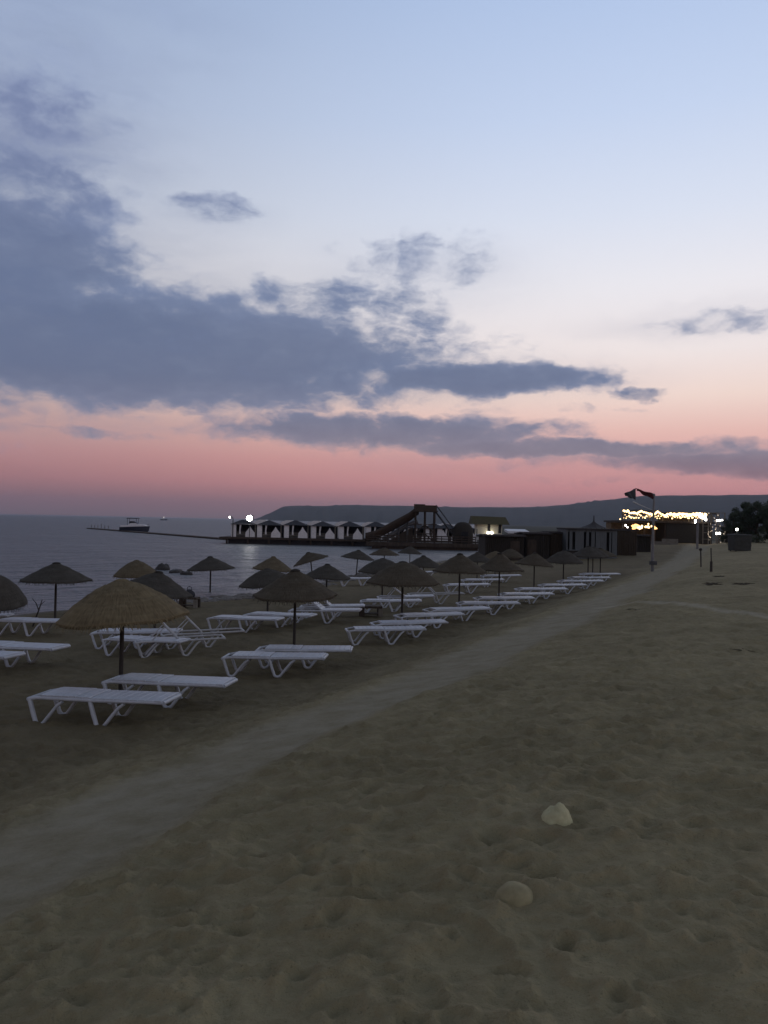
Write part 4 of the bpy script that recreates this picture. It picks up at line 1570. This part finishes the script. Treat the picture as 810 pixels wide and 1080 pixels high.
for px in (515.3, 519):
    b = MB()
    b.sphere((X_at(px, YB - 2.3) - (pv_x0 + pv_x1) / 2, -2.35, Z_at(px, 562, YB - 2.3)), 0.24)
    b.build('wall_lamp', M['lamp_small'], pav)
o = thing('white_shed', 'low shed with a clean white sheet roof right of the cream pavilion', 'shed', (X_at(545, 106), 106, gz(X_at(545, 106), 106)))
zt = Z_at(545, 561.5, 106) - o.location.z
b = MB()
b.box((0, 0, zt / 2), (2.3, 2.6, zt))
b.build('wall', M['wood_grey'], o)
b = MB()
b.box((0, -0.1, zt + 0.15), (2.8, 3.4, 0.30), (0.08, 0, 0))
b.build('roof', M['sheet_white'], o)

# ------------------------------------------------------------------ reed huts behind the umbrellas
def reed_hut(px0, px1, pyt, Y, depth, mt, label, roof_over=0.25, door=None, name='reed_hut'):
    xa, xb = X_at(px0, Y), X_at(px1, Y)
    cx = (xa + xb) / 2
    g = gz(cx, Y) - 0.1
    o = thing(name, label, 'hut', (cx, Y + depth / 2, g))
    z = Z_at((px0 + px1) / 2, pyt, Y) - g
    w_ = xb - xa
    b = MB()
    b.box((0, 0, z / 2), (w_, depth, z))
    nb = int(w_ / 0.16)
    for i in range(nb):
        xx = -w_ / 2 + (i + 0.5) * w_ / nb
        b.tube([(xx, -depth / 2 - 0.02, 0), (xx + random.uniform(-0.02, 0.02), -depth / 2 - 0.02, z + random.uniform(-0.1, 0.05))], 0.055, 5)
    b.build('wall', mt, o)
    b = MB()
    for i in range(6):
        k = i / 6
        b.box((0, -depth / 2 - roof_over + (i + 0.5) * (depth + 2 * roof_over) / 6, z + 0.1 + 0.06 * math.sin(i)), (w_ + 2 * roof_over - random.random() * 0.15, (depth + 2 * roof_over) / 6 - 0.012, 0.11))
    b.build('roof', M['tile_dark'], o)
    if door:
        b = MB()
        b.box((door, -depth / 2 - 0.09, 0.95), (0.8, 0.05, 1.8))
        b.build('door', M['wood_dark'], o)
    return o


reed_hut(512.5, 553, 566.5, 68, 5, M['dark_reed'], 'near black reed hut with a long plain wall, nearest to the water', door=0.9)
reed_hut(555, 580, 564, 70, 5, M['dark_reed'], 'dark reed hut in the middle of the row, taller than the one by the water', door=-0.5)
reed_hut(581, 597, 563, 71.5, 5, M['reed'], 'narrow brown reed hut touching the grey kiosk')
reed_hut(652, 672, 560.5, 76, 3, M['reed'], 'brown reed hut right of the grey kiosk', 0.1)
reed_hut(673, 687, 566, 84, 4, M['dark_reed'], 'low dark hut behind the flagpole below the lit restaurant', 0.3)

# low lamp on hut edge
# grey kiosk with openings
YK = 70.0
xa, xb = X_at(597.5, YK), X_at(651, YK)
cx = (xa + xb) / 2
g = gz(cx, YK) - 0.1
ks = thing('beach_kiosk', 'grey boarded beach kiosk with tall dark openings, right of the reed huts', 'kiosk', (cx, YK, g))
zt = Z_at(620, 559, YK) - g
w_ = xb - xa


def kx(px):
    return X_at(px, YK) - cx


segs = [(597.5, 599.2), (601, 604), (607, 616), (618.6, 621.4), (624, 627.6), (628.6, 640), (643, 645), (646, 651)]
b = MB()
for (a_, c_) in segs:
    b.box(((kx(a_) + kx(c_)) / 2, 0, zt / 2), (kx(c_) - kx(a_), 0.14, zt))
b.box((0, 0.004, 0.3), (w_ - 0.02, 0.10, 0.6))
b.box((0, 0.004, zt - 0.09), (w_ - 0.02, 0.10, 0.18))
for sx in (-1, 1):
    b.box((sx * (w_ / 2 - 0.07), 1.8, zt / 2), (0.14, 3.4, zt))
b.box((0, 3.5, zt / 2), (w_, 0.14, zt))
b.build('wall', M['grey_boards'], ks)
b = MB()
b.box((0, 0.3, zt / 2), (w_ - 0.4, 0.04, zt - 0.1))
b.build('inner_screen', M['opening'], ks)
b = MB()
b.box((0, 1.75, zt + 0.08), (w_ + 0.1, 4.0, 0.14))
b.build('roof', M['tile_dark'], ks)
b = MB()
b.box((kx(608), -0.5, 0.85), (1.6, 0.7, 0.08))
b.box((kx(608), -0.25, 0.42), (1.5, 0.2, 0.78))
b.build('counter', M['grey_boards'], ks)
# gazebo with a pagoda roof behind
YG = 77.0
gx = X_at(626.5, YG)
g = gz(gx, YG)
gb = thing('gazebo', 'dark pagoda roofed gazebo with a tall finial rising behind the grey kiosk', 'gazebo', (gx, YG, g))
ze = Z_at(626, 556.8, YG) - g
zp = Z_at(626, 548.5, YG) - g
zf = Z_at(626, 543.5, YG) - g
prof = []
n = 8
for q in np.linspace(0, 1, 9):
    prof.append((1.35 * (1 - q) ** 1.9 * (1) + 0.04, ze + (zp - ze) * q))
b = MB()
b.lathe(prof, 8, smooth=False)
b.lathe([(0.0, ze - 0.02), (1.39, ze - 0.02)], 8, smooth=False)
b.build('roof', M['tile_dark'], gb)
b = MB()
b.tube([(0, 0, zp - 0.1), (0, 0, zf - 0.1), (0, 0, zf)], [0.07, 0.05, 0.02], 7)
b.build('finial', M['tile_dark'], gb)
for k in range(6):
    a = k * math.pi / 3
    b = MB()
    b.box((1.05 * math.cos(a), 1.05 * math.sin(a), ze / 2 - 0.06), (0.12, 0.12, ze + 0.1))
    b.build('post', M['wood_dark'], gb)

# ------------------------------------------------------------------ lit restaurant
YR = 128.0
rx0, rx1 = X_at(657, YR - 4.8), X_at(752, YR - 4.8)
rc = (rx0 + rx1) / 2
g = gz(rc, YR) - 0.2
YF = YR - 4.8
RX = lambda px: X_at(px, YF) - rc
RZ = lambda px, py: Z_at(px, py, YF) - g
rs = thing('restaurant', 'two storey restaurant strung with warm glowing lights at the end of the beach', 'restaurant', (rc, YR, g))
z1 = RZ(700, 551.5)
b = MB()
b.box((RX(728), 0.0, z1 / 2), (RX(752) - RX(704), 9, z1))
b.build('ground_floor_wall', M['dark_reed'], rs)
b = MB()
b.box((RX(680), 3.0, z1 / 2), (RX(704) - RX(658), 3.0, z1 - 0.04))
b.build('porch_wall', M['wall_warm'], rs)
b = MB()
b.box((0, 0, z1 + 0.14), (rx1 - rx0 + 0.6, 9.6, 0.26))
b.build('terrace_floor', M['wood_dark'], rs)
for px in (658, 669, 681, 692, 703):
    b = MB()
    b.box((RX(px), -4.3, z1 / 2), (0.2, 0.2, z1 - 0.02))
    b.build('porch_post', M['wood_dark'], rs)
# railing
b = MB()
for px in np.linspace(657, 752, 40):
    b.box((RX(px), -4.7, z1 + 0.75), (0.06, 0.06, 0.94))
b.box((0, -4.7, z1 + 1.25), (rx1 - rx0 + 0.4, 0.08, 0.08))
b.build('railing', M['wood_dark'], rs)
# terrace posts and roof
zr = RZ(700, 541.5)
for px in (658, 672, 686, 700, 714, 728, 742, 752):
    b = MB()
    b.box((RX(px), -4.3, (z1 + zr) / 2 + 0.1), (0.16, 0.16, zr - z1 - 0.3))
    b.build('terrace_post', M['wood_grey'], rs)
b = MB()
b.box((RX(733), 0, zr + 0.12), (RX(756) - RX(708), 9.2, 0.24))
b.build('roof', M['tile_dark'], rs)
for (pa, pb_) in ((672, 679), (689, 697)):
    b = MB()
    m_ = (RX(pa) + RX(pb_)) / 2
    b.prism([(RX(pa), zr - 0.05), (RX(pb_), zr - 0.05), (m_, zr + 0.55)], -4.2, 3.5)
    b.build('roof', M['tile_dark'], rs)
b = MB()
b.box((RX(733), 3.2, (z1 + zr) / 2 + 0.15), (RX(752) - RX(712), 0.2, zr - z1 - 0.4))
b.build('terrace_wall', M['wall_warm'], rs)
# light strings
b = MB()
rnd = random.Random(3)
pts = []
for px in np.linspace(658, 672, 12):
    pts.append((px, 538.6 + (px - 658) * 0.15 + rnd.uniform(-0.5, 1.6), rnd.uniform(0.12, 0.2)))
for px in np.linspace(672, 676, 5):
    pts.append((px, 541 - (px - 672) * 0.5, 0.14))
for px in np.linspace(676, 690, 12):
    pts.append((px, 539.3 + (px - 676) * 0.25 + rnd.uniform(-0.4, 0.4), 0.14))
for px in np.linspace(690, 694, 4):
    pts.append((px, 542 - (px - 690) * 0.6, 0.16))
for px in np.linspace(694, 701, 6):
    pts.append((px, 540 + (px - 694) * 0.6, 0.14))
for px in np.linspace(658, 704, 46):
    pts.append((px, 544.6 + rnd.uniform(-2.2, 2.2), rnd.uniform(0.05, 0.11)))
for px in np.linspace(702, 745, 36):
    pts.append((px + rnd.uniform(-0.6, 0.6), 542.6 + rnd.uniform(-1.0, 0.9), rnd.uniform(0.13, 0.24)))
for px in np.linspace(703, 742, 44):
    pts.append((px, 545.2 + rnd.uniform(-1.6, 1.6), rnd.uniform(0.06, 0.13)))
for (px, py, r_) in pts:
    b.sphere((RX(px), -4.9 + rnd.uniform(-0.2, 0.3), RZ(px, py)), r_, 7, 5)
b.build('light_string', M['lamp_warm'], rs)
b = MB()
for (px, py, r_) in [(739, 544.0, 0.36), (742, 546.0, 0.33), (737.5, 542.5, 0.24), (744, 548, 0.2), (733, 549, 0.16), (733, 551, 0.13)]:
    b.sphere((RX(px), -5.0, RZ(px, py)), r_, 9, 6)
b.build('lantern', M['lamp_cool'], rs)
for (px, py, sx_, mt, nb) in [(661, 555.2, 0.26, 'lamp_cool', 2), (671.5, 555.6, 0.75, 'lamp_amber', 14), (675, 556.2, 0.45, 'lamp_warm', 7), (685, 554.4, 0.6, 'lamp_warm', 10), (691.5, 555.5, 0.32, 'lamp_amber', 5), (654.5, 547.5, 0.14, 'lamp_warm', 1)]:
    b = MB()
    for k in range(nb):
        b.sphere((RX(px) + rnd.uniform(-1, 1) * sx_ * (nb > 1), -4.55 + rnd.uniform(-0.2, 0.2), RZ(px, py) + rnd.uniform(-0.28, 0.28) * (nb > 1)), rnd.uniform(0.10, 0.22), 8, 6)
    b.build('porch_lamp', M[mt], rs)
# dark canopies and pale low wall before it
o = thing('low_wall', 'pale low wall with a step before the dark ground floor of the restaurant', 'wall', (X_at(707, 112), 112, gz(X_at(707, 112), 112)))
b = MB()
b.box((0, 0, 0.35), (2.2, 0.4, 0.9))
b.build('coping', M['wood_grey'], o)
b = MB()
b.box((-1.9, 0.1, 0.15), (1.6, 0.5, 0.5))
b.build('step', M['wood_grey'], o)

# glowing terrace frame right of the restaurant
YT = 118.0
tx = X_at(753, YT)
tg = gz(tx, YT)
o = thing('lit_pergola', 'open pergola hung with small white lights between the restaurant and the trees', 'pergola', (tx, YT, tg))
zt = Z_at(753, 541, YT) - tg
b = MB()
for x in (-1.2, 0.0, 1.2):
    for y in (-1, 1):
        b.box((x, y, zt / 2), (0.12, 0.12, zt))
for z in np.linspace(0.7, zt, 5):
    b.box((0, -1.0, z), (2.6, 0.09, 0.09))
    b.box((0, 1.0, z), (2.6, 0.09, 0.09))
b.build('frame', M['wood_grey'], o)
b = MB()
rnd = random.Random(12)
for i in range(34):
    b.sphere((rnd.uniform(-1.3, 1.3), -1.08 + rnd.uniform(-0.1, 0.1), rnd.uniform(0.3, zt)), rnd.uniform(0.035, 0.06), 6, 4)
b.build('fairy_lights', M['lamp_fairy'], o)


def small_lamp(px, py, Y, r_, label, mt='lamp_cool', heads=1):
    x = X_at(px, Y)
    g_ = gz(x, Y)
    o = thing('lamp_post', label, 'lamp', (x, Y, g_))
    zz = Z_at(px, py, Y) - g_
    b = MB()
    b.tube([(0, 0, -0.2), (0, 0, zz)], 0.045, 7)
    b.build('pole', M['steel_dark'], o)
    for k in range(heads):
        b = MB()
        b.sphere(((k - (heads - 1) / 2) * r_ * 2.6, -0.05, zz + 0.02 * k), r_, 10, 7)
        b.build('bulb', M[mt], o)


small_lamp(759, 549, 112, 0.13, 'lamp post with three lit globes beside the light hung pergola', heads=3)
small_lamp(757.5, 562.6, 110, 0.15, 'low lamp with two lit globes at the foot of the pergola', heads=2)
small_lamp(777.3, 558.4, 82, 0.13, 'single lit globe lamp in front of the dark trees')
# grey light column, unlit
p = Vector((X_at(736, 95), 95, gz(X_at(736, 95), 95)))
o = thing('column', 'plain pale column standing before the dark restaurant ground floor', 'column', p)
b = MB()
zz = Z_at(736, 552, 95) - p.z
b.tube([(0, 0, -0.2), (0, 0, zz)], 0.14, 10)
b.build('shaft', M['steel_pale'], o)
b = MB()
b.box((0, 0, zz + 0.04), (0.36, 0.36, 0.08))
b.build('cap', M['steel_pale'], o)

# ------------------------------------------------------------------ flagpole, posts, bin
p = at(688, 603)
fp = thing('flagpole', 'tall pale flagpole beside the path with a small dark box on it', 'flagpole', p)
zt = Z_at(689.5, 522.5, p.y) - p.z
b = MB()
b.tube([(0, 0, -0.3), (0, 0, 1.5), (0.02, 0, zt)], [0.085, 0.07, 0.045], 10)
b.build('pole', M['steel_pale'], fp)
b = MB()
b.box((0, -0.10, Z_at(688, 593.5, p.y) - p.z), (0.34, 0.2, 0.2))
b.build('junction_box', M['steel_dark'], fp)
b = MB()
b.sphere((0.02, 0, zt + 0.03), 0.07, 10, 6)
b.build('finial', M['steel_pale'], fp)
FX = lambda px: X_at(px, p.y) - p.x
FZ = lambda px, py: Z_at(px, py, p.y) - p.z


def cloth(poly_top, poly_bot, nseg, seed, mt, name, parent):
    rnd = random.Random(seed)
    vs, fs = [], []
    m_ = 6
    for i in range(nseg + 1):
        k = i / nseg
        a = Vector(poly_top[0]).lerp(Vector(poly_top[1]), k)
        c = Vector(poly_bot[0]).lerp(Vector(poly_bot[1]), k)
        for j in range(m_ + 1):
            q = a.lerp(c, j / m_)
            off = 0.10 * math.sin(k * 7 + seed + j * 0.5) * k + 0.05 * math.sin(k * 13 + j)
            vs.append((q.x, q.y + off, q.z + 0.02 * math.sin(k * 9)))
    for i in range(nseg):
        for j in range(m_):
            fs.append((i * (m_ + 1) + j, i * (m_ + 1) + j + 1, (i + 1) * (m_ + 1) + j + 1, (i + 1) * (m_ + 1) + j))
    b = MB()
    b.add(vs, fs, True)
    o = b.build(name, mt, parent)
    sd = o.modifiers.new('cloth_thickness', 'SOLIDIFY')
    sd.thickness = 0.012
    return o


fl = thing('flag', 'dark red and grey flag blown out to the left from the flagpole top', 'flag', p)
cloth(((FX(691), 0, FZ(691, 521.5)), (FX(671), 0.15, FZ(671, 514.8))), ((FX(688), 0, FZ(688, 526.5)), (FX(671.5), 0.15, FZ(671.5, 517.5))), 14, 2, M['flag_red'], 'red_band', fl)
cloth(((FX(671.4), 0.16, FZ(671.4, 515)), (FX(660), 0.3, FZ(660, 520))), ((FX(671), 0.16, FZ(671, 527)), (FX(661.5), 0.3, FZ(661.5, 523))), 12, 5, M['flag_grey'], 'grey_band', fl)
b = MB()
b.tube([(FX(668), 0.1, FZ(668, 529)), (FX(674), 0.08, FZ(674, 532)), (FX(680), 0.04, FZ(680, 534.6)), (FX(688), 0.0, FZ(688, 538))], [0.035, 0.03, 0.025, 0.012], 6)
b.build('halyard', M['rope'], fl)

for (px, py, pyt, lb) in [(739.5, 599, 580, 'shorter dark wooden post with a knob, left of the pair by the path'), (750, 605, 578, 'taller dark post with thin rod on top, right of the pair by the path')]:
    p = at(px, py)
    o = thing('path_post', lb, 'post', p)
    zz = Z_at(px, pyt, p.y) - p.z
    b = MB()
    if 'shorter' in lb:
        b.tube([(0, 0, -0.2), (-0.03, 0, zz - 0.1), (-0.04, 0, zz)], [0.035, 0.032, 0.028], 8)
        b.build('shaft', M['pole'], o)
        b = MB()
        b.sphere((-0.04, 0, zz + 0.02), 0.075, 10, 7)
        b.build('knob', M['pole'], o)
    else:
        b.tube([(0, 0, -0.2), (0, 0, zz * 0.48)], [0.055, 0.05], 8)
        b.build('shaft', M['pole'], o)
        b = MB()
        b.tube([(0, 0, zz * 0.46), (-0.02, 0, zz)], 0.022, 6)
        b.build('rod', M['pole'], o)

YB2 = 60.0
bx = X_at(780.5, YB2)
g = gz(bx, YB2)
bn = thing('waste_container', 'squat dark waste container standing alone on the sand before the trees', 'bin', (bx, YB2, g), rad(5))
hh = Z_at(780, 563, YB2) - g
b = MB()
b.box((0, 0, hh * 0.46), (1.28, 1.0, hh * 0.86), taper=1.06)
b.build('body', M['bin_green'], bn, bevel=0.03)
b = MB()
b.box((0, 0, hh * 0.945), (1.46, 1.16, 0.11), taper=0.93)
b.build('lid', M['bin_green'], bn, bevel=0.02)
for sx in (-1, 1):
    for sy in (-1, 1):
        b = MB()
        b.lathe([(0.0, -0.03), (0.07, -0.03), (0.07, 0.03), (0.0, 0.03)], 12)
        wv = b.build('wheel', M['canvas_dark'], bn, (sx * 0.5, sy * 0.38, 0.05))
        wv.rotation_euler = (0, rad(90), 0)
for z in (0.35, 0.6, 0.8):
    b = MB()
    b.box((0, -0.53, hh * z), (1.30, 0.05, 0.05))
    b.build('rib', M['bin_green'], bn)

# ------------------------------------------------------------------ trees
def tree(px, Y, pyt, half_w, label, seed, mt, base_px=None, dens=5200, trunk_h=0.25, name='leafy_tree'):
    rnd = random.Random(seed)
    x = X_at(px, Y)
    g_ = gz(x, Y)
    H = Z_at(px, pyt, Y) - g_
    o = thing(name, label, 'tree', (x, Y, g_))
    b = MB()
    b.tube([(0, 0, -0.3), (0.08, 0, H * 0.25), (-0.05, 0.1, H * 0.55), (0.05, 0, H * 0.82)], [0.22, 0.17, 0.11, 0.04], 8)
    for i in range(9):
        a = rnd.uniform(0, 6.28)
        z0 = H * rnd.uniform(0.2, 0.62)
        L = half_w * rnd.uniform(0.5, 0.85)
        b.tube([(0, 0, z0), (L * 0.5 * math.cos(a), L * 0.5 * math.sin(a), z0 + L * 0.25), (L * math.cos(a), L * math.sin(a), z0 + L * 0.6)], [0.09, 0.06, 0.02], 6)
    b.build('trunk', M['trunk'], o)
    c = MB()
    clumps = []
    for i in range(34):
        a = rnd.uniform(0, 6.28)
        z = H * (trunk_h + (1 - trunk_h) * rnd.random() ** 0.9)
        k = (z / H - trunk_h) / (1 - trunk_h)
        env = half_w * max(0.18, math.sqrt(max(0.02, 1 - (2 * max(k, 0.12) * 0.9 - 0.75) ** 2)))
        r_ = env * rnd.uniform(0.2, 0.9)
        cr = rnd.uniform(0.35, 0.75) * min(1.0, half_w / 2.6)
        clumps.append((r_ * math.cos(a), r_ * math.sin(a), min(z, H - cr * 0.6), cr))
    clumps.append((0, 0, H - 0.35, 0.5))
    for i in range(dens):
        cx_, cy_, cz_, cr = rnd.choice(clumps)
        d = Vector((rnd.gauss(0, 1), rnd.gauss(0, 1), rnd.gauss(0, 0.8)))
        d.normalize()
        d *= cr * rnd.random() ** 0.4
        q = Vector((cx_, cy_, cz_)) + d
        s_ = rnd.uniform(0.07, 0.15)
        ax = Vector((rnd.gauss(0, 1), rnd.gauss(0, 1), rnd.gauss(0, 1))).normalized()
        bx_ = ax.orthogonal().normalized()
        c.add([q - ax * s_, q + bx_ * s_ * 0.45, q + ax * s_, q - bx_ * s_ * 0.45], [(0, 1, 2, 3)])
    c.build('crown', mt, o)


tree(774, 98, 541, 1.8, 'small dark bushy tree at the left end of the tree group, behind the waste container', 21, M['leaf'], trunk_h=0.02, dens=5500)
tree(785, 100, 530.5, 2.1, 'dark pointed tree second from the left of the tree group', 22, M['leaf'], trunk_h=0.02, dens=8500)
tree(799, 96, 529.5, 2.5, 'broad dark tree in the middle of the group beside the lamp', 23, M['leaf'], trunk_h=0.02, dens=9500)
tree(817, 93, 526.5, 2.8, 'tallest dark tree of the group, cut by the right photo edge', 24, M['leaf'], trunk_h=0.02, dens=9500)
tree(767, 118, 552, 1.4, 'low dark shrub like tree between the pergola lamp and the tree group', 25, M['leaf_grey'], trunk_h=0.02, dens=3500)
